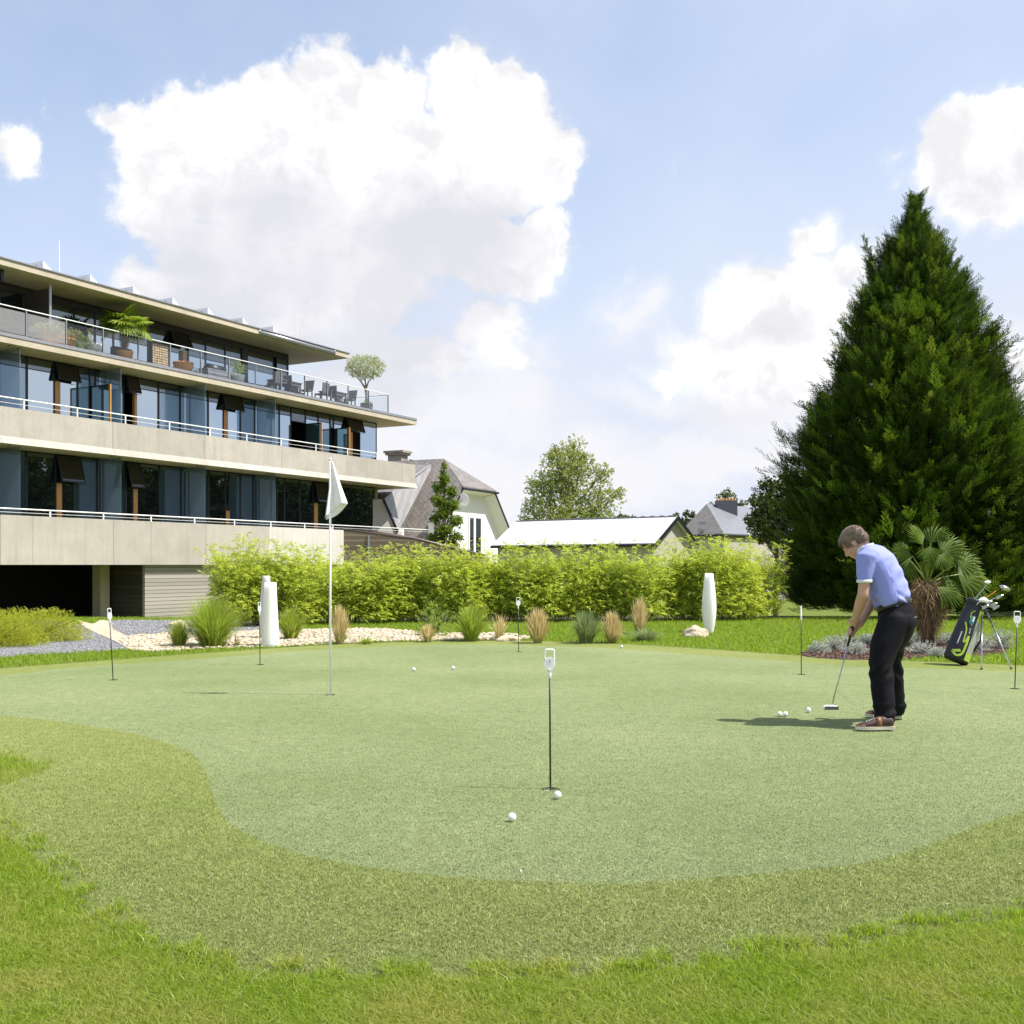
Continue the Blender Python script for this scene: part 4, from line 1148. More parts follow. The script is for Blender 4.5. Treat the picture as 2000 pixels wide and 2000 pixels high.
# ------------------------------------------------------------------ big conifer
M['conifer'] = leafm('conifer_sprays', (.012, .032, .004), (.04, .095, .008), (.10, .165, .014), .22, .5, .3, (.2, .34, .02))
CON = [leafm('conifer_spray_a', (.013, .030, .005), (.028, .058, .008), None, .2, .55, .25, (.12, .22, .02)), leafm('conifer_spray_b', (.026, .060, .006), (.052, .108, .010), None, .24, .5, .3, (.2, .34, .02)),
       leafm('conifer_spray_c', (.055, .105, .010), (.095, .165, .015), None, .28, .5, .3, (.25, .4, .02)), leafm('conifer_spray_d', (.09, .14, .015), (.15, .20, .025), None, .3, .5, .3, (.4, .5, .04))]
M['spruce'] = leafm('spruce_needles', (.02, .04, .012), (.05, .08, .02), None, .15, .6, .2)
def npmesh_groups(name, groups):
    """groups: list of (V, F, material index)"""
    V, Fc = cat_mesh([(g[0], g[1]) for g in groups])
    me = npmesh(name, V, Fc)
    me.polygons.foreach_set('material_index', np.concatenate([np.full(len(g[1]), g[2], dtype=np.int32) for g in groups]))
    return me
def conifer(name, base, table, n, mat, label, cat, seed, spray=.62, leaders=()):
    """table: (height, radius) pairs"""
    tr = empty(name, base, 0, label, cat)
    r = np.random.default_rng(seed)
    hs = np.array([t[0] for t in table]); rs = np.array([t[1] for t in table])
    H = hs[-1]
    hh = r.uniform(0, 1, n * 3) * H
    R = np.interp(hh, hs, rs)
    keep = r.uniform(0, 1, n * 3) < (R + .1) / rs.max()
    hh = hh[keep][:n]; R = R[keep][:n]; n = len(hh)
    th = r.uniform(0, 2 * PI, n)
    lump = .99 + .09 * np.sin(3 * th + hh * 1.3) + .08 * np.sin(7 * th - hh * 2.1) + .09 * np.sin(13 * th + hh * 4.7) * np.sin(hh * 3.1 + th)
    q = 1 - np.abs(r.normal(0, .13, n)) - (r.uniform(0, 1, n) < .3) * r.uniform(0, .6, n)
    q = np.clip(q, .05, 1)
    q[r.uniform(0, 1, n) < .03] = 1.13
    rad = R * lump * q - spray * .45
    rad = np.maximum(rad, 0.02)
    pos = np.column_stack([rad * np.cos(th), rad * np.sin(th), hh])
    el = np.radians(r.normal(34, 14, n)) + (hh / H) ** 2 * .5
    tt = th + r.normal(0, .35, n)
    d = np.column_stack([np.cos(tt) * np.cos(el), np.sin(tt) * np.cos(el), np.sin(el)])
    Rm = frames(d, r.normal(0, .5, n))
    sz = spray * r.uniform(.6, 1.25, n) * (1 - .35 * (hh / H) ** 2)
    parts = []
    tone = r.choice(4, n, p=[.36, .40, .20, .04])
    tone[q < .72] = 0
    mats_ = mat if isinstance(mat, (list, tuple)) else [mat] * 4
    for k in range(3):
        tv, tf = spray_template(9, 30 + 5 * k, .40, .036, .3, seed + k)
        for j in range(4):
            m_ = (np.arange(n) % 3 == k) & (tone == j)
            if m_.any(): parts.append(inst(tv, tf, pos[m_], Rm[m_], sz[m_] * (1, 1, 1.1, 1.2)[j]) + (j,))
    # leaders that break the outline
    for (az_, h0, ln, lr) in leaders:
        c0 = np.array([math.cos(az_), math.sin(az_), 0]) * lr
        m_ = int(70 * ln)
        t = r.uniform(0, 1, m_)
        axis = np.array([math.cos(az_) * .28, math.sin(az_) * .28, 1.0]); axis /= np.linalg.norm(axis)
        p = c0 + np.array([0, 0, h0]) + axis * (t * ln)[:, None]
        a = r.uniform(0, 2 * PI, m_); e = np.radians(r.uniform(25, 65, m_))
        d = np.column_stack([np.cos(a) * np.cos(e), np.sin(a) * np.cos(e), np.sin(e)])
        tv, tf = spray_template(7, 34, .4, .05, .3, seed + 9)
        parts.append(inst(tv, tf, p, frames(d, r.normal(0, 1, m_)), spray * .62 * (1.1 - .75 * t)) + (1,))
    link('crown', npmesh_groups('crown', parts), mats_, tr)
    m = MB(); m.tube([(0, 0, -.3), (0, 0, H * .5), (.05, 0, H * .93)], [.24, .13, .02], 10)
    for i in range(46):
        z = H * (.06 + .85 * i / 46); a = i * 2.4; R_ = float(np.interp(z, hs, rs)) * .75
        m.tube([(0, 0, z), (R_ * .5 * math.cos(a), R_ * .5 * math.sin(a), z + R_ * .12), (R_ * math.cos(a), R_ * math.sin(a), z + R_ * .45)], [.05, .03, .008], 5)
    m.build('trunk', M['bark'], tr)
    return tr
CD = 28.6
cb = P(1787, 1210, CD); cb.z = 0
def hz(y): return EYE + (HY - y) / FOC * CD
tab = [(max(hz(y), 0), max(w_ * CD / FOC - .12, .06)) for y, w_ in ((1210, 215), (1170, 255), (1100, 262), (1000, 256), (900, 234), (800, 196), (700, 158), (600, 122), (500, 78), (450, 44), (415, 20), (396, 6))]
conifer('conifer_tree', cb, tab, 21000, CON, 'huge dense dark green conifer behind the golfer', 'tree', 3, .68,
        [(0, 9.3, 1.35, .0), (3.1, 8.5, 1.4, .95), (2.6, 9.0, 1.0, .45), (.3, 8.9, 1.1, .45), (3.6, 7.3, 1.1, 1.35), (0.1, 7.8, 1.3, 1.05), (.2, 6.6, .9, 1.6), (3.0, 6.0, .9, 1.8), (3.2, 4.7, .9, 2.35), (3.3, 3.4, .9, 2.75), (3.1, 2.4, .9, 3.0), (0, 5.0, .9, 2.4)])
cb2 = P(2150, 1210, 29); cb2.z = 0
conifer('spruce_tree', cb2, [(0, 2.2), (1, 2.5), (3.2, 2.25), (5.0, 1.9), (5.6, 1.5), (6.6, .9), (7.8, .1)], 3000, M['spruce'], 'dark spruce branches reaching in at the right edge beyond the big conifer', 'tree', 21, .5, [])
# small conifer in front of the white house
def P0(px, D, z=0): v = P(px, HY, D); v.z = z; return v
sb = P0(866, 63, -1.6)
def hz2(y): return EYE + (HY - y) / FOC * 63 + 1.6
M['larch'] = leafm('larch_foliage', (.12, .19, .02), (.26, .35, .05), (.38, .44, .1), .3, .5, .2, (.3, .4, .05))
SLIM = True

# ------------------------------------------------------------------ broadleaf trees
def tree(name, base, H, blobs_, n, mat, label, leaf=.22, bark='bark', seed=1, droop=0.0, trunk_r=.18, gaps=True, tw=.55, cat='tree', group=None, dens=.5):
    tr = empty(name, base, 0, label, cat, group)
    r = np.random.default_rng(seed)
    bl = np.array(blobs_, float)     # x, y, z, rx, ry, rz
    vol = bl[:, 3] * bl[:, 4] * bl[:, 5]; pr = vol ** .8; pr /= pr.sum()
    which = r.choice(len(bl), n, p=pr)
    u = unit(n) if False else r.normal(size=(n, 3)); u /= np.linalg.norm(u, axis=1, keepdims=True)
    rad = r.uniform(0, 1, n) ** dens
    pos = bl[which, :3] + u * bl[which, 3:] * rad[:, None]
    if droop: pos[:, 2] -= droop * r.uniform(0, 1, n) ** 2
    # clumpiness
    k = np.sin(pos[:, 0] * 3.1 / tw + seed) * np.sin(pos[:, 1] * 2.7 / tw) * np.sin(pos[:, 2] * 3.3 / tw + 1) > -.16
    if gaps: pos = pos[k]
    n = len(pos)
    d = r.normal(size=(n, 3)); d[:, 2] -= .5 if droop else -.2
    parts = []
    for q in range(3):
        tv, tf = clump_template(7, leaf / (leaf * 1.6), .5, seed * 7 + q)
        m_ = np.arange(n) % 3 == q
        parts.append(inst(tv, tf, pos[m_], frames(d[m_]), leaf * r.uniform(.9, 1.7, m_.sum())))
    V, Fc = cat_mesh(parts)
    link('crown', npmesh('crown', V, Fc), mat, tr)
    m = MB(); m.tube([(0, 0, -.2), (0, 0, H * .35), (.04 * H * .3, 0, H * .6), (0, 0, H * .9)], [trunk_r, trunk_r * .8, trunk_r * .45, trunk_r * .1], 8)
    for i, b in enumerate(bl):
        z0 = H * (.2 + .45 * (b[2] / H))
        s = Vector((0, 0, min(z0, b[2])))
        e = Vector(b[:3]); mid = (s + e) / 2 + Vector((0, 0, -.03 * H))
        m.tube([s, mid, e], [trunk_r * .45, trunk_r * .28, trunk_r * .06], 6)
        for j in range(5):
            o = Vector(r.normal(size=3)).normalized(); f = e + Vector((o.x * b[3], o.y * b[4], o.z * b[5])) * .85
            m.tube([mid if j % 2 else e, (e + f) / 2, f], [trunk_r * .16, trunk_r * .1, .01], 4)
    m.build('trunk', M[bark], tr)
    return tr
M['birch'] = leafm('birch_leaves', (.26, .31, .07), (.46, .50, .16), (.6, .62, .3), .45, .5, .3, (.4, .45, .08))
M['dark_leaf'] = leafm('dark_broadleaf', (.05, .075, .018), (.14, .18, .045), (.28, .31, .12), .25, .5, .3)
M['far_leaf'] = leafm('far_leaves', (.09, .13, .035), (.20, .25, .08), None, .3, .6, .2)
bb = P0(1108, 90, -1.6)
def tb(px, py, rx, ry, D, base):      # blob from picture coordinates at distance D
    v = P(px, py, D); k = D / FOC
    return (v.x - base.x, random.uniform(-.5, .5) * rx * k * .6, v.z - base.z, rx * k, rx * k * .9, ry * k)
bbl = [tb(x, y, rx, ry, 90, bb) for x, y, rx, ry in [(1122, 872, 28, 24), (1100, 905, 50, 38), (1140, 900, 30, 28), (1062, 945, 42, 30), (1110, 955, 55, 45), (1175, 920, 26, 22), (1170, 965, 38, 28),
                                              (1050, 985, 34, 30), (1100, 1000, 60, 30), (1165, 1000, 45, 24), (1208, 960, 18, 18), (1030, 1000, 18, 26), (1085, 880, 20, 18)]]
tree('birch_tree', bb, 13, bbl, 6000, M['birch'], 'tall loose birch behind the metal roofed barn', .17, 'bark_pale', 5, .9, .2, True, .8)
bls = [tb(x, y, rx, ry, 63, sb) for x, y, rx, ry in [(867, 912, 6, 14), (868, 932, 12, 14), (858, 950, 15, 12), (880, 958, 15, 12), (856, 976, 16, 12), (880, 984, 20, 12), (866, 1000, 20, 12), (850, 1012, 13, 9), (888, 1016, 18, 11), (868, 1034, 22, 12), (892, 1046, 15, 9), (850, 1050, 18, 12), (880, 1062, 20, 12)]]
tree('slim_conifer', sb, hz2(905), bls, 3600, M['larch'], 'slim light green conifer in front of the white house', .11, 'bark', 33, .25, .09, True, .3, 'tree', None, .6)
tb2 = P0(1515, 42, -1.6)
bl2 = [tb(x, y, rx, ry, 42, tb2) for x, y, rx, ry in [(1530, 950, 34, 22), (1500, 985, 40, 26), (1535, 1000, 40, 34), (1480, 1020, 30, 24), (1520, 1040, 50, 30), (1495, 945, 14, 14), (1560, 975, 30, 30)]]
tree('broadleaf_tree', tb2, 6, bl2, 2600, M['dark_leaf'], 'dark broadleaf tree at the left edge of the huge conifer', .13, 'bark', 8, 0, .12, True, .35)
tb3 = P0(1425, 125, -1.6)
bl3 = [tb(x, y, rx, ry, 125, tb3) for x, y, rx, ry in [(1420, 970, 22, 14), (1450, 985, 12, 8), (1395, 988, 12, 8), (1425, 1000, 40, 20)]]
tree('garden_tree', tb3, 9, bl3, 700, M['far_leaf'], 'small pale tree rising behind the chimney of the hipped slate house', .25, 'bark', 9)
tb4 = P0(1335, 110, -1.6)
bl4 = [tb(x, y, rx, ry, 110, tb4) for x, y, rx, ry in [(1322, 1010, 7, 9), (1340, 1005, 6, 12), (1352, 1008, 8, 10), (1335, 1025, 25, 14)]]
tree('garden_tree', tb4, 7, bl4, 350, M['dark_leaf'], 'small dark trees between the barn roof and the hipped slate house', .25, 'bark', 10)
tb5 = P0(1235, 120, -1.6)
bl5 = [tb(x, y, rx, ry, 120, tb5) for x, y, rx, ry in [(1215, 1012, 14, 7), (1235, 1014, 12, 6)]]
tree('garden_tree', tb5, 6, bl5, 160, M['far_leaf'], 'low tree tops just above the ridge of the metal roofed barn', .25, 'bark', 12)
# woods to the right, outside the frame: what the lower windows mirror
wl = M['dark_leaf']
for i, (x, y, h) in enumerate([(24, 33, 12), (26, 39, 13), (28, 45, 14), (30, 51, 14), (33, 57, 14), (35, 63, 15), (38, 69, 15), (41, 76, 15), (45, 84, 16), (50, 94, 17)]):
    b = [(random.uniform(-1.5, 1.5), random.uniform(-1.5, 1.5), h * f, h * .28, h * .28, h * .2) for f in (.2, .3, .45, .6, .75)]
    tree('boundary_tree', (x, y, -1.6), h, b, 2400, wl, 'tall dark boundary tree beyond the right edge, mirrored in the hotel windows', .5, 'bark', 40 + i, 0, .25, False, 1.0, group='boundary trees mirrored in the windows')

# ------------------------------------------------------------------ bamboo hedge
M['bamboo'] = leafm('bamboo_leaves', (.28, .37, .03), (.64, .70, .13), (.82, .84, .34), .43, .45, .3, (.86, .96, .10))
M['culm'] = pm('bamboo_culm', (.30, .36, .06), (.18, .22, .04), 5, .5)
def leaf_spray(seed, n=8):
    r = random.Random(seed); V, Fc = [], []
    for i in range(n):
        t = i / n; a = r.uniform(-1.1, 1.1); d = (math.cos(a), math.sin(a), r.uniform(-.75, .25)); o = len(V)
        V.extend(kite((t * .8, 0, 0), d, r.uniform(.45, .75), .13, (r.gauss(0, .5), r.gauss(0, .5), 1), .12)); Fc.append((o, o + 1, o + 2, o + 3))
    return np.array(V), np.array(Fc)
def bamboo_mesh(seed, H):
    r = np.random.default_rng(seed)
    m = MB(); P_, D_, S_ = [], [], []
    for i in range(34):
        bx_, by_ = r.uniform(-.48, .48), r.uniform(-.26, .26)
        h = H * (r.uniform(.66, 1.0) if i > 4 else r.uniform(1.0, 1.24))
        lx, ly = r.normal(0, .13), r.normal(0, .12)
        pts = [(bx_ + lx * t * t * 1.6, by_ + ly * t * t * 1.6, h * t) for t in (0, .35, .7, 1)]
        m.tube(pts, [.008, .007, .005, .002], 4, False)
        ns = 54
        t = r.uniform(0, 1, ns) ** .8 * .97 + .04
        sp = (.30 * (1.12 - t) ** .6 + .02) * r.uniform(.1, 1, ns)
        a = r.uniform(0, 2 * PI, ns)
        P_.append(np.column_stack([bx_ + lx * t * t * 1.6 + np.cos(a) * sp, by_ + ly * t * t * 1.6 + np.sin(a) * sp, h * t + sp * .25]))
        e = r.uniform(-.3, .75, ns)
        D_.append(np.column_stack([np.cos(a) * np.cos(e), np.sin(a) * np.cos(e), np.sin(e)])); S_.append(r.uniform(.12, .21, ns) * (1.1 - .35 * t))
    P_, D_, S_ = np.concatenate(P_), np.concatenate(D_), np.concatenate(S_)
    parts = []
    for k in range(3):
        tv, tf = leaf_spray(seed * 5 + k); q = np.arange(len(P_)) % 3 == k
        parts.append(inst(tv, tf, P_[q], frames(D_[q], r.normal(0, .5, q.sum())), S_[q]))
    V, Fc = cat_mesh(parts)
    return npmesh('foliage', V, Fc), m.mesh('canes')
bm_ = [bamboo_mesh(60 + i, 1.58) for i in range(5)]
hed = [(476, 22.8, 1.04), (512, 23.1, .97), (555, 23.3, .96), (605, 23.6, .90), (658, 23.9, .90), (712, 24.1, .90), (770, 24.3, .92), (828, 24.4, .95), (886, 24.5, .95), (944, 24.6, .97),
       (1002, 24.7, .94), (1060, 24.8, .96), (1118, 24.9, .98), (1176, 25.0, .96), (1234, 25.0, .98), (1292, 25.1, 1.0), (1350, 25.1, 1.02), (1408, 25.2, 1.04), (1438, 25.5, 1.02), (1474, 26.2, .98)]
bam_labels = {0: 'leftmost bamboo bush of the hedge, in front of the grey timber boards', 4: 'bamboo bush of the hedge directly behind the white flagpole', 15: 'bamboo bush of the hedge just left of the single white vase',
              19: 'rightmost bamboo bush of the hedge, touching the huge conifer'}
for i, (px, D, s) in enumerate(hed):
    p = P0(px, D + .25 * math.sin(i * 2.1))
    b = empty('bamboo_bush', p, random.uniform(-.3, .3) + (PI if i % 2 else 0), bam_labels.get(i, 'bright yellow green bamboo bush, one of the close row forming the hedge'), 'bamboo', 'bamboo bushes of the hedge')
    f, c = bm_[i % 5]
    fo = link('foliage', f, None, b); cn = link('canes', c, None, b)
    if not f.materials: f.materials.append(M['bamboo']); c.materials.append(M['culm'])
    b.scale = (1.0, 1.0, s)

# ------------------------------------------------------------------ ornamental grasses
def grass_mesh(seed, n, H, spread, wd, stiff=.5, plume=0.0, R0=.05):
    r = np.random.default_rng(seed)
    a = r.uniform(0, 2 * PI, n); uo = r.uniform(0, 1, n) ** 1.25; h = H * (1.05 - .42 * uo ** 2) * r.uniform(.62, 1.03, n); out = spread * (.05 + uo)
    b0 = r.uniform(0, R0, n); w_ = wd * r.uniform(.6, 1.2, n)
    ca, sa = np.cos(a), np.sin(a)
    ts = [0, .4, .75, 1.0]; V = []
    off = r.uniform(-.8, .8, n)
    sx_, sy_ = -np.sin(a + off), np.cos(a + off)
    for j, t in enumerate(ts):
        rad = b0 * (1 + .3 * t) + out * t ** (.75 + .35 / stiff)
        z = h * (t - (1 - stiff) * .35 * t ** 3)
        ww = w_ * (1.0, .9, .65, .08)[j] * .5
        if plume and j in (2,): ww = ww * plume
        c = np.column_stack([rad * ca, rad * sa, z]); s = np.column_stack([sx_, sy_, np.zeros(n)]) * ww[:, None]
        V += [c - s, c + s]
    V = np.stack(V, axis=1).reshape(-1, 3)
    k = (np.arange(n) * 8)[:, None]
    Fc = np.concatenate([k + [2 * j, 2 * j + 1, 2 * j + 3, 2 * j + 2] for j in range(3)])
    return V, Fc
M['og_green'] = leafm('green_grass_leaves', (.24, .32, .04), (.42, .50, .09), (.60, .60, .25), .4, .5, .3, (.5, .65, .05))
M['og_blue'] = leafm('bluish_grass_leaves', (.17, .24, .08), (.34, .42, .17), (.5, .5, .3), .35, .5, .3)
M['og_tan'] = leafm('tan_grass_stems', (.60, .46, .20), (.80, .67, .37), (.88, .80, .52), .3, .6, .2)
M['og_mix'] = leafm('golden_grass', (.35, .36, .1), (.55, .5, .22), None, .3, .6, .2)
def ograss(px, py, h_px, w_px, kind, label, n=260, seed=0):
    n = int(n * 1.5)
    g = G(px, py); k = g.y / FOC
    H, Wd = h_px * k, w_px * k / 2
    t = empty('ornamental_grass', g, 0, label, 'ornamental grass', 'ornamental grasses at the back of the green')
    if kind == 'tan':
        V, Fc = grass_mesh(seed + 100, n, H, Wd * 1.1, .010, .9, 1.9, Wd * .30); link('stems', npmesh('stems', V, Fc), M['og_tan'], t)
        V, Fc = grass_mesh(seed + 200, n // 2, H * .42, Wd * .9, .014, .6, 0, Wd * .3); link('leaves', npmesh('leaves', V, Fc), M['og_mix'], t)
    elif kind == 'sparse':
        V, Fc = grass_mesh(seed + 100, n // 4, H, Wd, .010, .7, 2.0, Wd * .2); link('stems', npmesh('stems', V, Fc), M['og_tan'], t)
        V, Fc = grass_mesh(seed + 200, n // 4, H * .4, Wd * .8, .012, .6, 0, Wd * .2); link('leaves', npmesh('leaves', V, Fc), M['og_mix'], t)
    else:
        V, Fc = grass_mesh(seed + 100, n, H * 1.12, Wd * 1.35, .009, .42, 0, Wd * .30); link('leaves', npmesh('leaves', V, Fc), M['og_' + kind], t)
        V, Fc = grass_mesh(seed + 300, n // 2, H * .7, Wd * .85, .012, .5, 0, Wd * .42); link('inner_leaves', npmesh('inner_leaves', V, Fc), M['og_' + kind], t)
ograss(415, 1264, 112, 112, 'green', 'largest green fountain grass, in front of the grey timber boards', 900, 1)
ograss(350, 1264, 62, 52, 'green', 'small green grass tuft left of the largest fountain grass', 240, 2)
ograss(568, 1250, 72, 56, 'green', 'rounded green grass right behind the two white vases', 500, 3)
ograss(664, 1258, 78, 34, 'tan', 'upright tan feather grass right beside the white flagpole', 320, 4)
ograss(836, 1254, 38, 30, 'tan', 'short tan grass in front of the leafy green shrub', 160, 5)
ograss(920, 1252, 80, 62, 'green', 'dense round green grass between the shrub and the farthest marker', 620, 6)
ograss(976, 1250, 60, 52, 'sparse', 'sparse reddish tan grass just left of the farthest marker', 200, 7)
ograss(1050, 1256, 72, 44, 'tan', 'upright tan feather grass just right of the farthest marker', 320, 8)
ograss(1145, 1256, 72, 62, 'blue', 'bluish green grass left of the pair of tan grasses', 420, 9)
ograss(1196, 1256, 64, 42, 'tan', 'broad tan feather grass touching the bluish green grass', 330, 10)
ograss(1250, 1240, 76, 34, 'tan', 'tallest narrow tan feather grass, set back near the hedge', 260, 11)
ograss(1262, 1252, 28, 84, 'blue', 'low sprawling grass at the foot of the tallest tan grass', 220, 12)
ograss(716, 1258, 16, 34, 'green', 'tiny yellow green tuft on the pale pebbles', 70, 13)
ograss(462, 1262, 24, 22, 'sparse', 'thin dry stalks right of the largest fountain grass', 60, 14)

# leafy shrub, low yellow shrubs, silver plants
def bush(name, c, r3, n, mat, label, cat, leaf=.05, seed=1, group=None, z0=.0, dens=.4):
    t = empty(name, c, 0, label, cat, group)
    r = np.random.default_rng(seed)
    u = r.normal(size=(n, 3)); u /= np.linalg.norm(u, axis=1, keepdims=True); u[:, 2] = np.abs(u[:, 2])
    rad = r.uniform(.0, 1, n) ** dens
    lump = 1 + .13 * np.sin(u[:, 0] * 7 + seed) * np.sin(u[:, 1] * 6 + 2) + .08 * np.sin(u[:, 0] * 17) * np.sin(u[:, 2] * 13)
    pos = u * np.array(r3) * (rad * lump)[:, None]; pos[:, 2] += z0
    d = u * .7 + r.normal(size=(n, 3)) * .45; d[:, 2] += .45
    parts = []
    for q in range(3):
        tv, tf = leaf_spray(seed * 3 + q, 7); k = np.arange(n) % 3 == q
        parts.append(inst(tv, tf, pos[k], frames(d[k], r.normal(0, 1, k.sum())), leaf * r.uniform(.8, 1.7, k.sum())))
    V, Fc = cat_mesh(parts); link('foliage', npmesh('foliage', V, Fc), mat, t)
    m = MB()
    for i in range(9):
        a = i * 2.4; m.tube([(0, 0, 0), (r3[0] * .35 * math.cos(a), r3[1] * .35 * math.sin(a), r3[2] * .4), (r3[0] * .75 * math.cos(a), r3[1] * .75 * math.sin(a), r3[2] * .65)], [.012, .008, .003], 4)
    m.build('twigs', M['bark'], t)
    return t
M['shrub_y'] = leafm('yellow_green_shrub', (.28, .33, .025), (.54, .57, .07), (.7, .68, .12), .45, .5, .3, (.6, .65, .03))
M['shrub_g'] = leafm('light_green_shrub', (.20, .30, .04), (.38, .50, .10), (.5, .6, .2), .4, .5, .3)
M['silver'] = leafm('silver_leaves', (.40, .43, .36), (.60, .63, .55), (.76, .78, .70), .15, .7, .2)
bush('low_shrub', G(70, 1252), (.88, .62, .54), 8000, M['shrub_y'], 'low yellow green shrub nearest the dark undercroft, right one of two', 'shrub', .032, 4, 'low yellow green shrubs')
bush('low_shrub', G(-8, 1262), (.75, .5, .54), 7000, M['shrub_y'], 'low yellow green shrub cut by the left edge', 'shrub', .032, 5, 'low yellow green shrubs')
bush('low_shrub', G(-115, 1266), (.7, .5, .5), 1000, M['shrub_y'], 'low yellow green shrub beyond the left edge of the frame', 'shrub', .05, 6, 'low yellow green shrubs')
bush('leafy_shrub', P0(848, 19.5), (.34, .3, .60), 420, M['shrub_g'], 'light green leafy shrub in front of the hedge right of the flagpole', 'shrub', .06, 7, None, 0, .6)
for i, (px, py, rx, h, lb) in enumerate([
        (1600, 1276, .20, .20, 'silver leaved plant at the left end of the mulch bed, left of the putter shaft'), (1628, 1270, .22, .26, 'taller silver plant in the mulch bed behind the first silver plant'),
        (1672, 1278, .20, .20, 'silver leaved plant directly behind the putter shaft, nearest the green'), (1655, 1264, .26, .26, 'greyest silver plant at the rear left of the mulch bed'),
        (1800, 1276, .26, .19, 'silver leaved plant in front of the palm trunk'), (1832, 1284, .16, .14, 'small silver plant between the palm trunk and the golf bag'),
        (1788, 1256, .22, .2, 'silver plant behind the palm trunk on its left side'), (1850, 1258, .22, .22, 'silver plant behind the golf bag on its left'),
        (1912, 1272, .26, .30, 'silver plant between the golf bag and its stand legs'), (1955, 1266, .26, .36, 'tall thin silver plant at the right end of the mulch bed'), (1694, 1258, .2, .18, 'silver plant partly hidden by the hands of the golfer')]):
    bush('silver_plant', G(px, py), (rx * .78, rx * .7, h * .8), 380, M['silver'], lb, 'plant', .034, 50 + i, 'silver plants in the mulch bed', .01, .5)
rocks_on('bark_chips', mulch_o, 2600, .012, .03, leafm('bark_chip', (.06, .03, .02), (.15, .085, .055), (.27, .17, .11), 0, .9), .004, 'reddish brown bark chips under the palm', .35)

# ------------------------------------------------------------------ fan palms
M['palm'] = leafm('palm_leaves', (.045, .095, .008), (.11, .175, .018), (.24, .29, .09), .25, .55, .2, (.25, .4, .03))
M['palm_lit'] = leafm('sunlit_palm_leaves', (.12, .20, .015), (.26, .34, .04), (.45, .42, .12), .4, .5, .3, (.4, .55, .04))  # lighter copy of the palm leaves, terrace sunlight put into the colour
M['palm_dry'] = leafm('palm_fibre', (.20, .12, .055), (.44, .31, .17), (.6, .46, .3), .1, .9, .1)
def fan_template(n=24, span=290, seed=0):
    r = random.Random(seed); V, Fc = [], []
    for i in range(n):
        a = math.radians(-span / 2 + span * (i + .5) / n)
        L = 1.0 * (.78 + .22 * math.cos(a * .55)) * r.uniform(.94, 1.04); hw = L * math.radians(span / n) * .53
        z = .07 * (1 if i % 2 else -1)
        ca, sa = math.cos(a), math.sin(a); s = np.array([-sa, ca, 0])
        p0 = np.zeros(3); p1 = np.array([ca, sa, 0]) * L * .62 + np.array([0, 0, -.03]); p2 = np.array([ca, sa, 0]) * L + np.array([0, 0, -.14 - .1 * r.random()])
        o = len(V)
        V += [p0, p1 + s * hw * .6 + [0, 0, z * .5], p1 + [0, 0, -z * .5], p1 - s * hw * .6 + [0, 0, z * .5], p2]
        Fc += [(o, o + 1, o + 2), (o, o + 2, o + 3), (o + 1, o + 4, o + 2), (o + 3, o + 2, o + 4)]
    return np.array(V), np.array(Fc)
def palm(base, th, tr_, R, pet, leaves, label, cat='palm', name='fan_palm', trunk=True, pot=None, lm='palm'):
    t = empty(name, base, 0, label, cat)
    r = np.random.default_rng(5)
    if trunk:
        m = MB(); m.tube([(0, 0, 0), (.0, 0, th * .25), (.02, 0, th * .6), (.0, 0, th)], [tr_ * .55, tr_ * .55, tr_ * .85, tr_ * .55], 14); tk = m.build('trunk', M['bark'], t, True)
        n = 4200; a = r.uniform(0, 2 * PI, n); z = th * (.2 + .8 * r.uniform(0, 1, n)); rr = np.interp(z / th, [0, .25, .6, 1], [.5, .55, 1.15, .95]) * tr_
        pos = np.column_stack([rr * np.cos(a), rr * np.sin(a), z])
        d = np.column_stack([np.cos(a) * .7, np.sin(a) * .7, r.uniform(-1.2, .9, n)]) + r.normal(0, .5, (n, 3))
        tv = np.array(kite((0, 0, 0), (1, 0, 0), 1, .045, (0, 0, 1), .35)); tf = np.array([[0, 1, 2, 3]])
        V, Fc = inst(tv, tf, pos, frames(d), r.uniform(.06, .22, n) * (1 if th > .97 else .8)); link('shaggy_fibre', npmesh('shaggy_fibre', V, Fc), M['palm_dry'], t)
    for i, (a, e, ln, sc_, tilt) in enumerate(leaves):
        a = math.radians(a); e = math.radians(e)
        d = Vector((math.cos(a) * math.cos(e), math.sin(a) * math.cos(e), math.sin(e)))
        p0 = Vector((0, 0, th - .03)); p1 = p0 + d * pet * ln + Vector((0, 0, -.03))
        m = MB(); m.tube([p0, (p0 + p1) / 2 + Vector((0, 0, .025)), p1], [.014, .009, .007], 5)
        # leaf plane: x along d (bent down by tilt), facing up
        dd = Vector((math.cos(a) * math.cos(e + tilt), math.sin(a) * math.cos(e + tilt), math.sin(e + tilt)))
        Rm = frames(np.array([dd[:]]), np.array([r.normal(0, .35)]))
        tv, tf = fan_template(26, 285, i)
        V, Fc = inst(tv, tf, np.array([p1[:]]), Rm, np.array([R * sc_]))
        lf = link('palm_leaf', npmesh('palm_leaf', V, Fc), M[lm], t)
        m.build('leaf_stalk', M['culm'], lf)
    return t
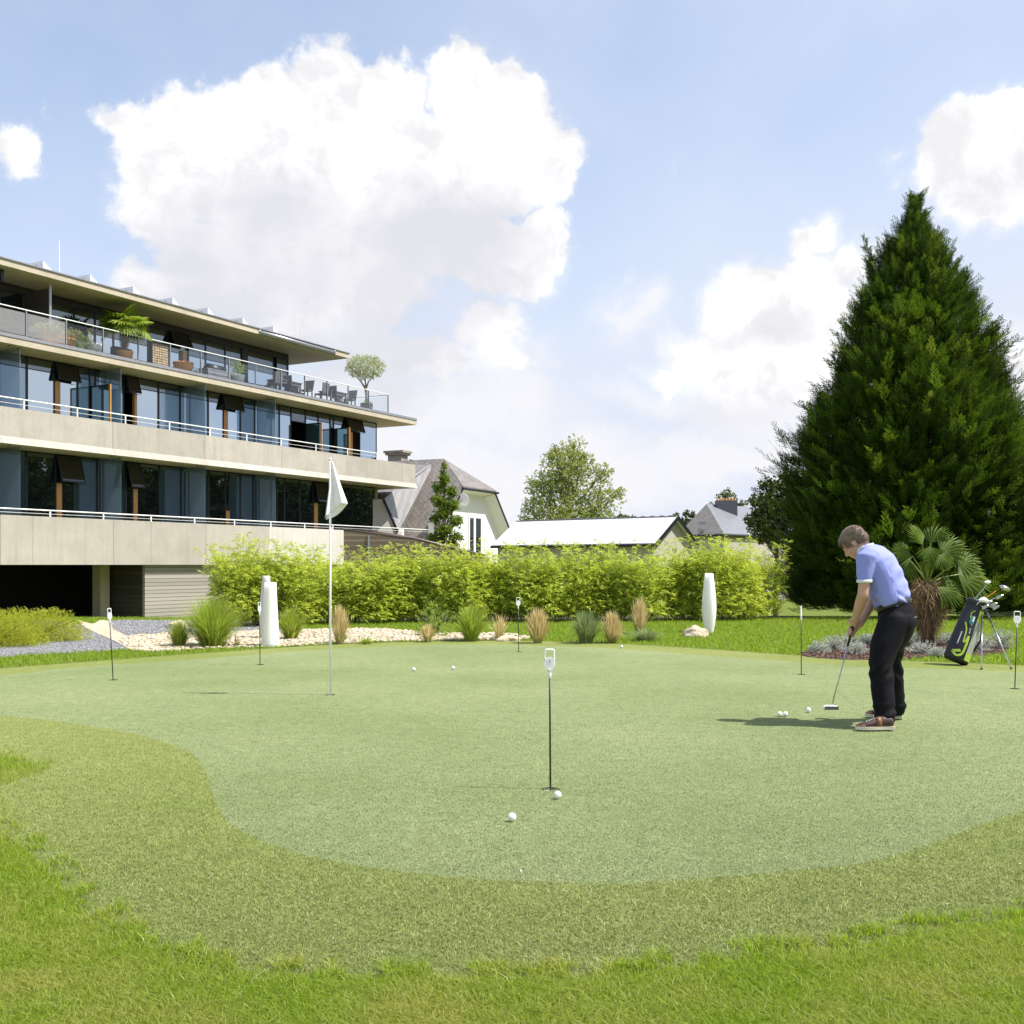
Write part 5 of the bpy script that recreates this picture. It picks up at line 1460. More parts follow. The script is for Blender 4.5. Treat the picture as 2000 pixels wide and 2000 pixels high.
# fans of the garden palm: hub column, row, direction angle, radius (px), depth offset of the hub
FANS = [(1802, 1064, 112, 50, -.02), (1818, 1060, 66, 52, .1), (1836, 1076, 18, 62, -.08), (1815, 1068, -82, 42, -.32), (1782, 1086, 172, 46, -.05), (1762, 1078, 120, 26, .15),
        (1872, 1100, 8, 50, -.1), (1812, 1094, -95, 30, -.25), (1872, 1122, -8, 84, .1), (1834, 1148, -16, 58, -.25), (1835, 1085, -40, 36, -.4),
        (1790, 1110, 205, 34, .3), (1850, 1150, 30, 30, .1)]
def garden_palm():
    base = G(1812, 1262); D0 = base.y; kk = D0 / FOC
    t = palm(base, 1.0, .185, .4, .4, [], 'fan palm with shaggy brown trunk in the mulch bed right of the golfer')
    r = np.random.default_rng(12)
    top = Vector((0, 0, .98))
    for i, (px, py, ang, rp, dy) in enumerate(FANS):
        hub = P(px, py, D0 + dy); hub = Vector((hub.x, hub.y, hub.z)) - base
        a = math.radians(ang)
        d = np.array([math.cos(a), dy * .9 + r.normal(0, .12), math.sin(a)]); d /= np.linalg.norm(d)
        n0 = np.array([r.normal(0, .45), -.70, .68 + r.normal(0, .25)])
        y = np.cross(n0, d); y /= np.linalg.norm(y); z = np.cross(d, y)
        tv, tf = fan_template(20, 125 + 50 * r.random(), i)
        V, Fc = inst(tv, tf, np.array([hub[:]]), np.array([np.stack([d, y, z], axis=1)]), np.array([rp * kk * .92]))
        lf = link('palm_leaf', npmesh('palm_leaf', V, Fc), M['palm'], t)
        m = MB(); m.tube([top, (top + hub) / 2 + Vector((0, 0, .03)), hub], [.013, .009, .007], 5); m.build('leaf_stalk', M['culm'], lf)
garden_palm()
# ------------------------------------------------------------------ vases
def vase(px, py, hpx, r0, r1, rm, zm, label):
    g = G(px, py); H = hpx * g.y / FOC; k = g.y / FOC
    m = MB(); prof = [(r0 * k, 0), (r0 * k * 1.02, .01)]
    for i in range(1, 15):
        t = i / 15
        if zm < .1: r = r0 + (r1 - r0) * t ** .92
        elif t < zm: r = r0 + (rm - r0) * math.sin(t / zm * PI / 2)
        else: r = rm + (r1 - rm) * (1 - math.cos((t - zm) / (1 - zm) * PI / 2)) ** .9
        prof.append((r * k, H * t))
    prof += [(r1 * k, H), (r1 * k * .8, H + .004), (r1 * k * .75, H - .05), (.001, H - .06)]
    m.lathe(prof, 28)
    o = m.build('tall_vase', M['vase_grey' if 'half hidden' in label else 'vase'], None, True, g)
    tag(o, label, 'vase', 'tall white vases')
vase(528, 1263, 125, 18, 11.5, 18.2, .02, 'wide white tapering vase in front of another at the left of the flagpole')
vase(520, 1248, 123, 11, 7, 13, .35, 'slim whitish vase half hidden behind the wide white vase')
vase(1385, 1237, 117, 8, 8, 14, .42, 'slim bulging white vase standing alone near the ochre rock')
# rocks
def rock(c, r3, seed, label):
    bm = bmesh.new(); bmesh.ops.create_icosphere(bm, subdivisions=3, radius=1)
    for v in bm.verts:
        n = mathutils.noise.noise(v.co * 1.3 + Vector((seed, 0, 0))) * .35 + mathutils.noise.noise(v.co * 4 + Vector((0, seed, 0))) * .1
        v.co *= 1 + n
        v.co.x *= r3[0]; v.co.y *= r3[1]; v.co.z = max(v.co.z, -.3) * r3[2]
    me = bpy.data.meshes.new('rock'); bm.to_mesh(me); bm.free()
    o = link('rock', me, M['rock'], None, (c[0], c[1], c[2] + r3[2] * .2)); tag(o, label, 'rock', 'ochre rocks')
rock(G(1357, 1244), (.23, .17, .16), 1, 'pale ochre rock beside the single white vase')
rock(G(992, 1252), (.19, .12, .075), 4, 'flat ochre rock on the pebbles left of the farthest marker')
rock(P0(348, 22.0), (.22, .2, .13), 7, 'flat topped rock behind the small grass tuft near the timber boards')
rock(P0(1210, 19.8), (.07, .05, .03), 9, 'small stone in the lawn near the low sprawling grass')

# ------------------------------------------------------------------ hole markers
def text_mesh(s, size):
    c = bpy.data.curves.new('t', 'FONT'); c.body = s; c.size = size; c.extrude = .0006; c.align_x = 'CENTER'; c.align_y = 'CENTER'
    o = bpy.data.objects.new('t', c); col.objects.link(o)
    dg = bpy.context.evaluated_depsgraph_get(); me = bpy.data.meshes.new_from_object(o.evaluated_get(dg)); bpy.data.objects.remove(o); return me
M['ink'] = pm('grey_ink', (.30, .30, .30), (.35, .35, .35), 4, .6)
def marker(base, yaw, lean, label, num=None, wide=1.0):
    t = empty('hole_marker', (base[0], base[1], 0), yaw, label, 'hole marker', 'numbered markers standing in the golf holes')
    t.rotation_euler = (0, lean, yaw)
    H = .80
    MB().tube([(0, 0, -.09), (0, 0, H - .155)], .0055, 8).build('rod', M['black'], t, True)
    m = MB(); out = []
    for i in range(33):      # egg shaped plate tapering into the socket
        a = -PI / 2 + 2 * PI * i / 32
        out.append(a)
    pts = []
    zc = H - .083
    for i in range(36):
        a = 2 * PI * i / 36
        x = .0325 * wide * math.sin(a); z = math.cos(a)
        z = .036 * z if z > 0 else .05 * z
        if z < 0: x *= (1 - .25 * (z / .05) ** 2)
        pts.append((x, z + zc))
    m.slab([(x, -.005, z) for x, z in pts], (0, .010, 0))
    m.lathe([(.0095, H - .155), (.0095, H - .13), (.0115, H - .118)], 12)
    m.lathe([(.007, H - .168), (.0085, H - .1552)], 12)
    hx_ = .026 * wide
    m.tube([(-hx_, 0, zc + .018), (-hx_, 0, H - .008), (-hx_ + .006, 0, H - .003), (hx_ - .006, 0, H - .003), (hx_, 0, H - .008), (hx_, 0, zc + .018)], .0042, 8)
    pl = m.build('number_plate', M['plastic'], t, False)
    if num:
        me = text_mesh(num, .026); o = link('numeral', me, M['ink'], pl, (0, -.0062, zc + .012)); o.rotation_euler = (PI / 2, 0, 0)
    return t
mk = [(221, 1328, math.radians(60), -.068, 'thin sideways hole marker in front of the low yellow shrubs', None, .9),
      (508, 1298, math.radians(64), -.02, 'sideways hole marker standing just left of the white vases', None, .9),
      (1013, 1273, math.radians(12), -.01, 'farthest hole marker with white plate before the hedge', '3', 1),
      (1075, 1541, 0, -.006, 'nearest hole marker with the number 4 on its white plate', '4', 1.0),
      (1565, 1317, math.radians(66), -.012, 'sideways hole marker left of the golfer by the silver plants', None, .9),
      (1982, 1345, math.radians(4), .035, 'hole marker with the number 1 at the right edge', '1', 1.25)]
for x, y, yw, ln, lb, nm, wd_ in mk: marker(G(x, y), yw, ln, lb, nm if nm != '3' else None, wd_)

# ------------------------------------------------------------------ flag
fg = G(645, 1357)
ft = empty('flag_stick', fg, 0, 'white flagpole with a limp white flag hanging at its top', 'flag')
FH = (1357 - 897) * fg.y / FOC
MB().tube([(0, 0, -.09), (0, 0, FH)], [.0125, .0105], 10).build('pole', M['white_metal'], ft, True)
MB().lathe([(.016, FH - .01), (.016, FH + .004), (.010, FH + .012)], 10).build('pole_cap', M['white_metal'], ft, True)
k = fg.y / FOC
nu, nv = 26, 40; V = []
def lerp(a, b, t): return a + (b - a) * t
for j in range(nv + 1):
    v = j / nv
    # picture outline of the hanging cloth, left and right edges (x px from pole, y px from pole top)
    yl, yr = lerp(4, 117, v), lerp(4, 86, min(1, v * 1.0))
    xl = lerp(-1, -9, max(0, (v - .45) / .55)) if v > .45 else -1 - 1.0 * v
    xr = lerp(5, 34, v ** 1.05)
    for i in range(nu + 1):
        u = i / nu
        x = lerp(xl, xr, u); y = lerp(yl, yr, u) - 8 * math.sin(u * PI) * v
        dep = .045 * v * math.sin(u * PI * 3.1 + .6) + .02 * v * math.sin(u * 17) + .012
        if u > .82: dep += (u - .82) * .25 * v
        V.append((x * k, -dep, FH - y * k))
Fc = [(j * (nu + 1) + i, j * (nu + 1) + i + 1, (j + 1) * (nu + 1) + i + 1, (j + 1) * (nu + 1) + i) for j in range(nv) for i in range(nu)]
me = npmesh('flag_cloth', np.array(V), np.array(Fc), True); fc = link('flag_cloth', me, M['flag'], ft)
so = fc.modifiers.new('t', 'SOLIDIFY'); so.thickness = .0015
V = []   # underside fold that swings back to the pole
for j in range(13):
    v = j / 12
    for i in range(9):
        u = i / 8
        x = lerp(lerp(6, 34, v), lerp(-2, -9, v), u); y = lerp(lerp(70, 86, v), lerp(96, 118, v), u) + 6 * math.sin(u * PI)
        V.append((x * k, .012 + .035 * math.sin(u * PI), FH - y * k))
Fc = [(j * 9 + i, j * 9 + i + 1, (j + 1) * 9 + i + 1, (j + 1) * 9 + i) for j in range(12) for i in range(8)]
fd = link('flag_fold', npmesh('flag_fold', np.array(V), np.array(Fc), True), M['flag'], fc); so = fd.modifiers.new('t', 'SOLIDIFY'); so.thickness = .0015

# ------------------------------------------------------------------ balls
def ballmat():
    m, nt, out = newmat('dimpled_ball')
    tc = nd(nt, 'TexCoord'); v = nd(nt, 'TexVoronoi', {'Vector': tc.outputs['Object'], 'Scale': 240}, feature='SMOOTH_F1')
    bp = nd(nt, 'Bump', {'Height': v.outputs['Distance'], 'Strength': .35, 'Distance': .001})
    b = nd(nt, 'BsdfPrincipled', {'Base Color': (.84, .84, .84, 1), 'Roughness': .28, 'Normal': bp.outputs[0]}); nt.links.new(b.outputs[0], out.inputs[0]); return m
M['dimple'] = ballmat()
bl_ = [(1000, 1605, 'golf ball nearest the camera, left of the nearest hole'), (1089, 1561, 'golf ball touching the rim of the nearest hole'), (808, 1311, 'left one of two distant golf balls right of the flagpole'),
       (885, 1308, 'right one of two distant golf balls right of the flagpole'), (1214, 1266, 'tiny golf ball on the far fringe below the tan grasses'), (1523, 1400, 'left one of two golf balls touching each other near the golfer'),
       (1534, 1400, 'right one of two golf balls touching each other near the golfer'), (1579, 1392, 'single golf ball just in front of the putter head')]
bme = None
for x, y, lb in bl_:
    g = G(x, y)
    if bme is None:
        bme = MB().ball((0, 0, 0), .02135, None, 32, 20).mesh('golf_ball', True); bme.materials.append(M['dimple'])
    o = link('golf_ball', bme, None, None, (g.x, g.y, .0235)); tag(o, lb, 'golf ball', 'golf balls on the putting green')

# ------------------------------------------------------------------ the golfer
OX, OY = 3.01, 8.77
YAW = math.atan2(.46, -.89)
man = empty('person', (OX, OY, 0), YAW, 'man in a light blue polo shirt and dark trousers bending over his putter', 'person')
man_m = Matrix.Translation((OX, OY, 0)) @ Matrix.Rotation(YAW, 4, 'Z'); man_i = man_m.inverted()
M['skin'] = pm('skin', (.60, .35, .25), (.52, .28, .19), 9, .5, bump=.05, bscale=120)
M['polo'] = pm('light_blue_pique', (.29, .325, .74), (.26, .295, .69), 3, .85, bump=.12, bscale=400)
M['polo_white'] = pm('white_polo_trim', (.78, .78, .78), (.72, .72, .73), 6, .8)
M['trouser'] = pm('dark_trouser_cloth', (.0085, .008, .011), (.006, .0058, .008), 3, .7, bump=.1, bscale=300, spec=.12)
M['leather'] = pm('black_leather_belt', (.015, .013, .012), (.02, .018, .016), 8, .35)
M['shoe'] = pm('dark_brown_shoe', (.055, .025, .022), (.04, .018, .016), 10, .5)
M['shoe_tan'] = pm('tan_leather', (.20, .085, .035), (.15, .06, .025), 8, .5)
M['sole'] = pm('cream_rubber_sole', (.68, .62, .50), (.6, .55, .44), 8, .6)
def hairm():
    m, nt, out = newmat('greying_brown_hair')
    tc = nd(nt, 'TexCoord'); mp = nd(nt, 'Mapping', {'Vector': tc.outputs['Object'], 'Scale': (60, 90, 30)})
    n = nd(nt, 'TexNoise', {'Vector': mp.outputs[0], 'Scale': 2, 'Detail': 4, 'Roughness': .7})
    r = nd(nt, 'MapRange', {'Value': n.outputs[0], 'From Min': .35, 'From Max': .65})
    c = mixc(nt, r.outputs[0], (.11, .075, .05), (.30, .22, .155))
    b = nd(nt, 'BsdfPrincipled', {'Base Color': c, 'Roughness': .5, 'Specular IOR Level': .5})
    bp = nd(nt, 'Bump', {'Height': n.outputs[0], 'Strength': .35, 'Distance': .003}); nt.links.new(bp.outputs[0], b.inputs['Normal'])
    nt.links.new(b.outputs[0], out.inputs[0]); return m
M['hair'] = hairm()
V3 = Vector
Lx = V3((0, 1, 0))
def ring(c, tangent, a, b, lat=Lx):
    """ellipse round c, perpendicular to tangent: a in the front-back direction, b sideways"""
    t = V3(tangent).normalized(); fr = lat.cross(t).normalized()
    return (V3(c), fr * a, lat * b)
def spine(pts):
    """pts: (F, L, Z, a, b)"""
    r = []
    for i, p in enumerate(pts):
        q0, q1 = pts[max(i - 1, 0)], pts[min(i + 1, len(pts) - 1)]
        t = V3(q1[:3]) - V3(q0[:3]); r.append(ring(p[:3], t, p[3], p[4]))
    return r
def limb(m, pts, rs, n=14):
    """rounded tapered limb"""
    pts = [V3(p) for p in pts]; P_, R_ = [], []
    for i in range(len(pts) - 1):
        for j in range(5):
            t = j / 5; P_.append(pts[i].lerp(pts[i + 1], t)); R_.append(rs[i] + (rs[i + 1] - rs[i]) * t)
    P_.append(pts[-1]); R_.append(rs[-1])
    m.tube(P_, R_, n); m.ball(P_[0], R_[0], None, n, 8); m.ball(P_[-1], R_[-1], None, n, 8)
    for p, r in zip(pts[1:-1], rs[1:-1]): m.ball(p, r, None, n, 8)

# joints (forward, left, up)
SN, SF = V3((.135, .185, 1.335)), V3((.145, -.185, 1.335))
EN, EF = V3((.155, .215, 1.045)), V3((.12, -.215, 1.05))
WN, WF = V3((.245, .055, .845)), V3((.225, -.06, .80))
hand_n, hand_f = V3((.262, .018, .775)), V3((.285, -.012, .715))
HC = V3((.262, 0, 1.455))                       # head centre
pit = math.radians(-46)
Fd = V3((math.cos(pit), 0, math.sin(pit))); Ud = V3((-math.sin(pit), 0, math.cos(pit)))
HM = Matrix((( Fd.x, 0, Ud.x), (0, 1, 0), (Fd.z, 0, Ud.z)))    # columns: forward, left, up
def hp(f, l, u): return HC + Fd * f + Lx * l + Ud * u
# skin: head, neck, arms, hands and the hidden trunk and legs, one surface
b = MB()
b.ball(hp(-.015, 0, .03), (.098, .076, .092), HM, 24, 16)
b.ball(hp(.03, 0, -.03), (.072, .062, .085), HM, 20, 14)
b.ball(hp(.058, 0, -.088), (.034, .040, .026), HM, 16, 10)       # chin
b.ball(hp(.02, 0, -.07), (.055, .056, .045), HM, 16, 10)         # jaw
b.ball(hp(.082, 0, .028), (.016, .05, .012), HM, 14, 8)          # brow
b.loft([(hp(.088, 0, .02), Fd * .010, Lx * .008), (hp(.104, 0, -.012), Fd * .013, Lx * .011), (hp(.113, 0, -.030), Fd * .014, Lx * .016), (hp(.098, 0, -.042), Fd * .010, Lx * .014)], 12)
b.ball(hp(.092, 0, -.058), (.011, .022, .008), HM, 12, 8); b.ball(hp(.086, 0, -.072), (.011, .019, .008), HM, 12, 8)
for s in (1, -1):
    b.ball(hp(-.008, s * .077, -.008), (.020, .008, .033), HM @ Matrix.Rotation(.15 * s, 3, 'X'), 12, 8)
    b.ball(hp(.058, s * .040, -.025), (.025, .022, .022), HM, 12, 8)
limb(b, [hp(-.035, 0, -.045), V3((.185, 0, 1.38)), V3((.14, 0, 1.33))], [.056, .060, .075])
for (S_, E_, W_, H_) in ((SN, EN, WN, hand_n), (SF, EF, WF, hand_f)):
    limb(b, [S_, E_], [.046, .045]); limb(b, [E_, E_.lerp(W_, .35), W_], [.045, .044, .029]); 
b.loft(spine([(-.06, 0, .86, .10, .14), (-.03, 0, 1.0, .10, .13), (.05, 0, 1.2, .11, .15), (.13, 0, 1.33, .09, .15)]), 16)
# the club line through the hands
head_w = V3((2.646, 9.08, .10)); hd_l = man_i @ head_w
butt = V3((.247, .005, .875)); axis = (hd_l - butt).normalized()
def hand(b, wrist, c, back, sgn):
    """fingers closed round the grip at c; back = direction from the grip to the back of the hand"""
    u = back - axis * back.dot(axis); u.normalize(); v = axis.cross(u).normalized() * sgn
    palm = c + u * .030
    b.loft([(wrist, u * .020, v * .027), (wrist.lerp(palm, .5), u * .019, v * .036), (palm + axis * .008, u * .017, v * .040), (palm + axis * .030, u * .014, v * .034)], 14)
    for k in range(4):
        cc = c + axis * (-.030 + .0205 * k)
        ln = (.86, 1.0, .95, .78)[k]; pts = []
        for j in range(7):
            a = math.radians(-55 + 265 * ln * j / 6)
            rr = .0235 + (.004 if j < 2 else 0)
            pts.append(cc + u * rr * math.cos(a) + v * rr * math.sin(a) + axis * .002 * j)
        b.tube(pts, [.0098, .0098, .0095, .009, .0085, .008, .007], 8); b.ball(pts[-1], .007, None, 8, 6); b.ball(pts[0], .0098, None, 8, 6)
    th = [c + u * .028 - v * .026 - axis * .03, c + u * .024 - v * .022 + axis * .012, c + u * .012 - v * .022 + axis * .045]
    b.tube(th, [.0125, .0115, .009], 8); b.ball(th[-1], .009, None, 8, 6); b.ball(th[0], .0125, None, 8, 6)
cn = butt + axis * .052; cf = butt + axis * .142
hand(b, WN, cn, V3((.25, 1.0, .1)), 1)
hand(b, WF, cf, V3((.15, -1.0, .1)), -1)
for s, (kn, an) in ((1, (V3((.02, .19, .48)), V3((-.04, .26, .1)))), (-1, (V3((.02, -.22, .48)), V3((-.03, -.31, .1))))):
    limb(b, [V3((-.06, s * .09, .86)), kn, an], [.085, .05, .038])
body = organic('body', b, .0052, 3, M['skin'], man)
# eyes, brow, mouth
for s in (1, -1):
    e = MB(); e.ball(hp(.083, s * .030, .002), (.008, .012, .006), HM, 12, 8); ey = e.build('eye', pm('eye_white', (.6, .58, .55), None, 4, .3), body, True)
    e = MB(); e.ball(hp(.0885, s * .030, -.001), (.004, .005, .004), HM, 8, 6); e.build('iris', M['black'], ey, True)
    e = MB(); e.tube([hp(.092, s * .018, .027), hp(.088, s * .038, .031), hp(.074, s * .055, .024)], [.004, .0045, .002], 6); e.build('eyebrow', M['hair'], body, True)
e = MB(); e.tube([hp(.083, -.026, -.062), hp(.099, 0, -.0645), hp(.083, .026, -.062)], [.001, .0022, .001], 6); e.build('mouth', pm('lips', (.30, .10, .08), None, 5, .5), body, True)
# hair: cap over the skull, cut above the ears and at the nape
h = MB(); h.ball(hp(-.022, 0, .043), (.109, .085, .094), HM, 28, 18); h.ball(hp(-.060, 0, -.005), (.068, .074, .072), HM, 20, 14)
h.ball(hp(.045, 0, .078), (.052, .062, .038), HM @ Matrix.Rotation(.35, 3, 'Y'), 18, 12)
for s in (1, -1): h.ball(hp(.022, s * .064, .022), (.020, .014, .034), HM, 12, 8)
hair = organic('hair', h, .005, 2, M['hair'], man)
bmh = bmesh.new(); bmh.from_mesh(hair.data)
for v in bmh.verts:
    q = v.co - HC; f, u_, l_ = q.dot(Fd), q.dot(Ud), q.y
    nse = mathutils.noise.noise(v.co * 55); v.co += (v.co - HC).normalized() * nse * .0015
    if f > .062 and u_ < .060: v.co -= Fd * .035     # keep the forehead free
bmh.to_mesh(hair.data); bmh.free()
# short strands over the cap
r_h = np.random.default_rng(4); hv = np.array([v.co[:] for v in hair.data.vertices]); hn = np.array([v.normal[:] for v in hair.data.vertices])
pk = r_h.integers(0, len(hv), 5200); hpz, hnn = hv[pk], hn[pk]
flow = np.array((Fd * .55 - Ud * .9)[:]); back_ = np.array((-Fd * .7 - Ud * .8)[:])
fr_ = ((hpz - np.array(HC[:])) @ np.array(Fd[:]) > .0)[:, None]
dirs = np.where(fr_, flow, back_) + hnn * .32 + r_h.normal(0, .22, (len(pk), 3))
tvh = np.array(kite((0, 0, 0), (1, 0, 0), 1, .09)); V, Fc = inst(tvh, np.array([[0, 1, 2, 3]]), hpz - hnn * .001, frames(dirs), r_h.uniform(.012, .026, len(pk)))
link('hair_strands', npmesh('hair_strands', V, Fc), leafm('hair_strand', (.10, .07, .045), (.28, .20, .14), (.44, .35, .27), .1, .45, .5), hair)
# shirt
s_ = MB()
s_.loft(spine([(-.045, 0, .945, .128, .172), (-.035, 0, .985, .145, .19), (-.02, 0, 1.03, .150, .192), (.0, 0, 1.10, .150, .188), (.035, 0, 1.20, .148, .19), (.078, 0, 1.285, .140, .205), (.125, 0, 1.345, .118, .205), (.165, 0, 1.385, .085, .15), (.195, 0, 1.412, .060, .085)]), 28)
s_.ball((.11, 0, 1.32), (.12, .16, .10), None, 18, 12)
for S_, E_, sg in ((SN, EN, 1), (SF, EF, -1)):
    d = (E_ - S_)
    s_.loft([(S_ + V3((-.02, -.05 * sg, .02)), V3((.085, 0, 0)), V3((0, .05, .06))), (S_, V3((.084, 0, .01)), V3((0, .062, .03))), (S_ + d * .3, V3((.070, 0, 0)), V3((0, .060, .0))), (S_ + d * .62, V3((.059, 0, .0)), V3((0, .057, 0)))], 18)
    s_.ball(S_ + V3((0, -.01 * sg, 0)), (.082, .062, .06), None, 14, 10)
shirt = organic('polo_shirt', s_, .0075, 5, M['polo'], man)
bms = bmesh.new(); bms.from_mesh(shirt.data); bms.normal_update()
for v in bms.verts:      # creases: diagonal pulls below the arm, bunching above the belt
    c = v.co; n = v.normal
    w1 = math.sin((c.z * 1.0 + c.x * 1.5) * 42 + 2.5 * mathutils.noise.noise(c * 5)) * max(0, 1 - abs(c.z - 1.17) / .16)
    w2 = math.sin((c.z * 2.2 - c.x * .8) * 36 + 4 * mathutils.noise.noise(c * 7)) * max(0, 1 - abs(c.z - 1.0) / .1)
    w3 = mathutils.noise.noise(c * 9) * .8
    side = max(0, min(1, abs(c.y) / .12)) if c.x > -.05 else .6
    if abs(c.y) > .165: w1 *= .3; w2 = 0; w3 = abs(w3) * .5
    v.co += n * (.011 * w1 * side + .011 * w2 + .010 * w3)
bms.to_mesh(shirt.data); bms.free()
def cuff(S_, E_):
    d = E_ - S_; c0_ = S_ + d * .595; c1_ = S_ + d * .68
    return MB().loft([(c0_, V3((.061, 0, 0)), V3((0, .0595, 0))), (c1_, V3((.062, 0, 0)), V3((0, .0600, 0)))], 24)
cuff(SN, EN).build('sleeve_cuff', M['polo_white'], shirt, True); cuff(SF, EF).build('sleeve_cuff', M['polo_white'], shirt, True)
co_ = MB(); nt_ = (hp(-.045, 0, -.045) - V3((.17, 0, 1.37))).normalized()
cbase = V3((.172, 0, 1.39))
co_.loft([ring(cbase, nt_, .082, .082), ring(cbase + nt_ * .02, nt_, .079, .078), ring(cbase + nt_ * .042 + V3((-.004, 0, .004)), nt_, .072, .070)], 24)
co_.build('collar', M['polo_white'], shirt, True)
# trousers
t_ = MB()
t_.loft(spine([(-.03, -.0, .60, .08, .14), (-.055, 0, .74, .135, .185), (-.07, 0, .83, .150, .19), (-.06, 0, .90, .142, .182), (-.043, 0, .965, .132, .172)]), 26)
t_.ball((-.115, .075, .83), (.095, .09, .11), None, 16, 12); t_.ball((-.115, -.075, .83), (.095, .09, .11), None, 16, 12)
NK, NA = V3((.022, .215, .49)), V3((-.022, .285, .10)); FK, FA = V3((.015, -.225, .49)), V3((-.015, -.33, .10))
limb(t_, [V3((-.06, .10, .83)), V3((.0, .165, .65)), NK, V3((.005, .25, .30)), NA], [.120, .110, .094, .088, .080], 18)
limb(t_, [V3((-.06, -.10, .83)), V3((-.005, -.17, .65)), FK, V3((.0, -.27, .30)), FA], [.120, .108, .092, .086, .078], 18)
trous = organic('trousers', t_, .0085, 6, M['trouser'], man)
bmt = bmesh.new(); bmt.from_mesh(trous.data); bmt.normal_update()
for v in bmt.verts:
    c = v.co; n = v.normal
    kn = math.sin((c.z * 1.6 + c.x * 2.4 * (1 if c.y > 0 else -1)) * 30 + 3 * mathutils.noise.noise(c * 6)) * max(0, 1 - abs(c.z - .44) / .14)
    an = math.sin(c.z * 75 + c.x * 14 + 4 * mathutils.noise.noise(c * 8)) * max(0, 1 - abs(c.z - .13) / .11)
    ge = mathutils.noise.noise(c * 7)
    v.co += n * (.0075 * kn + .008 * an + .006 * ge)
    if c.z < .035: c.z = .035
bmt.to_mesh(trous.data); bmt.free()
# welt pockets, belt
bt = MB(); tn = V3((.02, 0, .06)).normalized()
bt.loft([ring((-.047, 0, .945), tn, .141, .181), ring((-.043, 0, .957), tn, .142, .182), ring((-.034, 0, .985), tn, .141, .181)], 36)
belt = bt.build('belt', M['leather'], man, True)
for sgn_ in (1, -1):
    MB().tube([(-.205, sgn_ * .045, .865), (-.185, sgn_ * .10, .862), (-.150, sgn_ * .145, .860)], .0028, 6).build('pocket_seam', M['grey_metal'], trous)
    MB().ball((-.205, sgn_ * .043, .864), (.005, .008, .006), None, 8, 6).build('pocket_tab', M['plastic'], trous)
# shoes
def shoe(heel, ang):
    T = man_i @ (Matrix.Translation((heel[0], heel[1], .012)) @ Matrix.Rotation(ang, 4, 'Z'))
    def R3(v): return T.to_3x3() @ V3(v)
    so_ = MB(); rr = [(0, .030), (.02, .036), (.09, .036), (.16, .044), (.22, .046), (.27, .038), (.298, .018)]
    pts = [(x, y) for x, y in rr] + [(x, -y) for x, y in rr[::-1]]
    pr_ = smooth_line(pts, True, 3)
    so_.add([T @ V3((x, y, z)) for z in (0, .024) for x, y in pr_], [tuple(range(len(pr_)))[::-1], tuple(range(len(pr_), 2 * len(pr_)))] + [(i, (i + 1) % len(pr_), len(pr_) + (i + 1) % len(pr_), len(pr_) + i) for i in range(len(pr_))])
    u_ = MB()
    u_.loft([(T @ V3((.006, 0, .05)), R3((0, .020, 0)), R3((0, 0, .035))), (T @ V3((.03, 0, .055)), R3((0, .034, 0)), R3((0, 0, .045))), (T @ V3((.09, 0, .055)), R3((0, .036, 0)), R3((0, 0, .048))),
             (T @ V3((.15, 0, .045)), R3((0, .038, 0)), R3((0, 0, .042))), (T @ V3((.21, 0, .036)), R3((0, .041, 0)), R3((0, 0, .028))), (T @ V3((.26, 0, .032)), R3((0, .034, 0)), R3((0, 0, .020))), (T @ V3((.288, 0, .028)), R3((0, .016, 0)), R3((0, 0, .010)))], 20)
    sh = organic('shoe', u_, .005, 2, M['shoe'], man)
    so_.build('sole', M['sole'], sh, False)
    st = MB(); st.loft([(T @ V3((.105, 0, .05)), R3((0, .0395, 0)), R3((0, 0, .050))), (T @ V3((.145, 0, .046)), R3((0, .0415, 0)), R3((0, 0, .046)))], 20); st.build('tan_strap', M['shoe_tan'], sh, True)
    tc_ = MB(); tc_.loft([(T @ V3((.235, 0, .030)), R3((0, .041, 0)), R3((0, 0, .020))), (T @ V3((.27, 0, .028)), R3((0, .034, 0)), R3((0, 0, .016))), (T @ V3((.294, 0, .026)), R3((0, .015, 0)), R3((0, 0, .008)))], 18); tc_.build('toe_cap', M['shoe_tan'], sh, True)
    lc = MB()
    for q in range(4): lc.tube([T @ V3((.155 + .018 * q, -.02, .084 - .007 * q)), T @ V3((.160 + .018 * q, .02, .084 - .007 * q))], .003, 5)
    lc.build('laces', M['plastic'], sh, True)
shoe((2.945, 8.45), PI + .04); shoe((3.235, 9.07), PI - .35)

# ------------------------------------------------------------------ putter
put = empty('putter', tuple(man_m @ hd_l), 0, 'putter with a white mallet head held by the golfer above the turf', 'putter')
pw = man_m @ butt; hw3 = head_w
pl_ = lambda v: V3(v) - hw3
g0 = pl_(pw); ax = (-g0).normalized()
MB().tube([g0 - ax * .01, g0 + ax * .27], [.0135, .0095], 10).build('grip', M['black'], put, True)
MB().tube([g0 + ax * .2705, -ax * .09 , V3((.012, .0, .03)), V3((.012, 0, .012))], [.0065, .0048, .0045, .0045], 8).build('shaft', M['steel'], put, True)
ph = MB(); out = [(.055, -.018), (.055, .006), (.03, .05), (-.01, .066), (-.05, .05), (-.062, .006), (-.062, -.018)]
ph.quadprism(out, -.022, .010); hd = ph.build('putter_head', M['plastic'], put, False, None, 0, .003)
MB().box(-.062, .055, -.0225, -.0185, -.021, .009).build('face_plate', M['steel'], hd)
put.rotation_euler = (0, 0, 0)

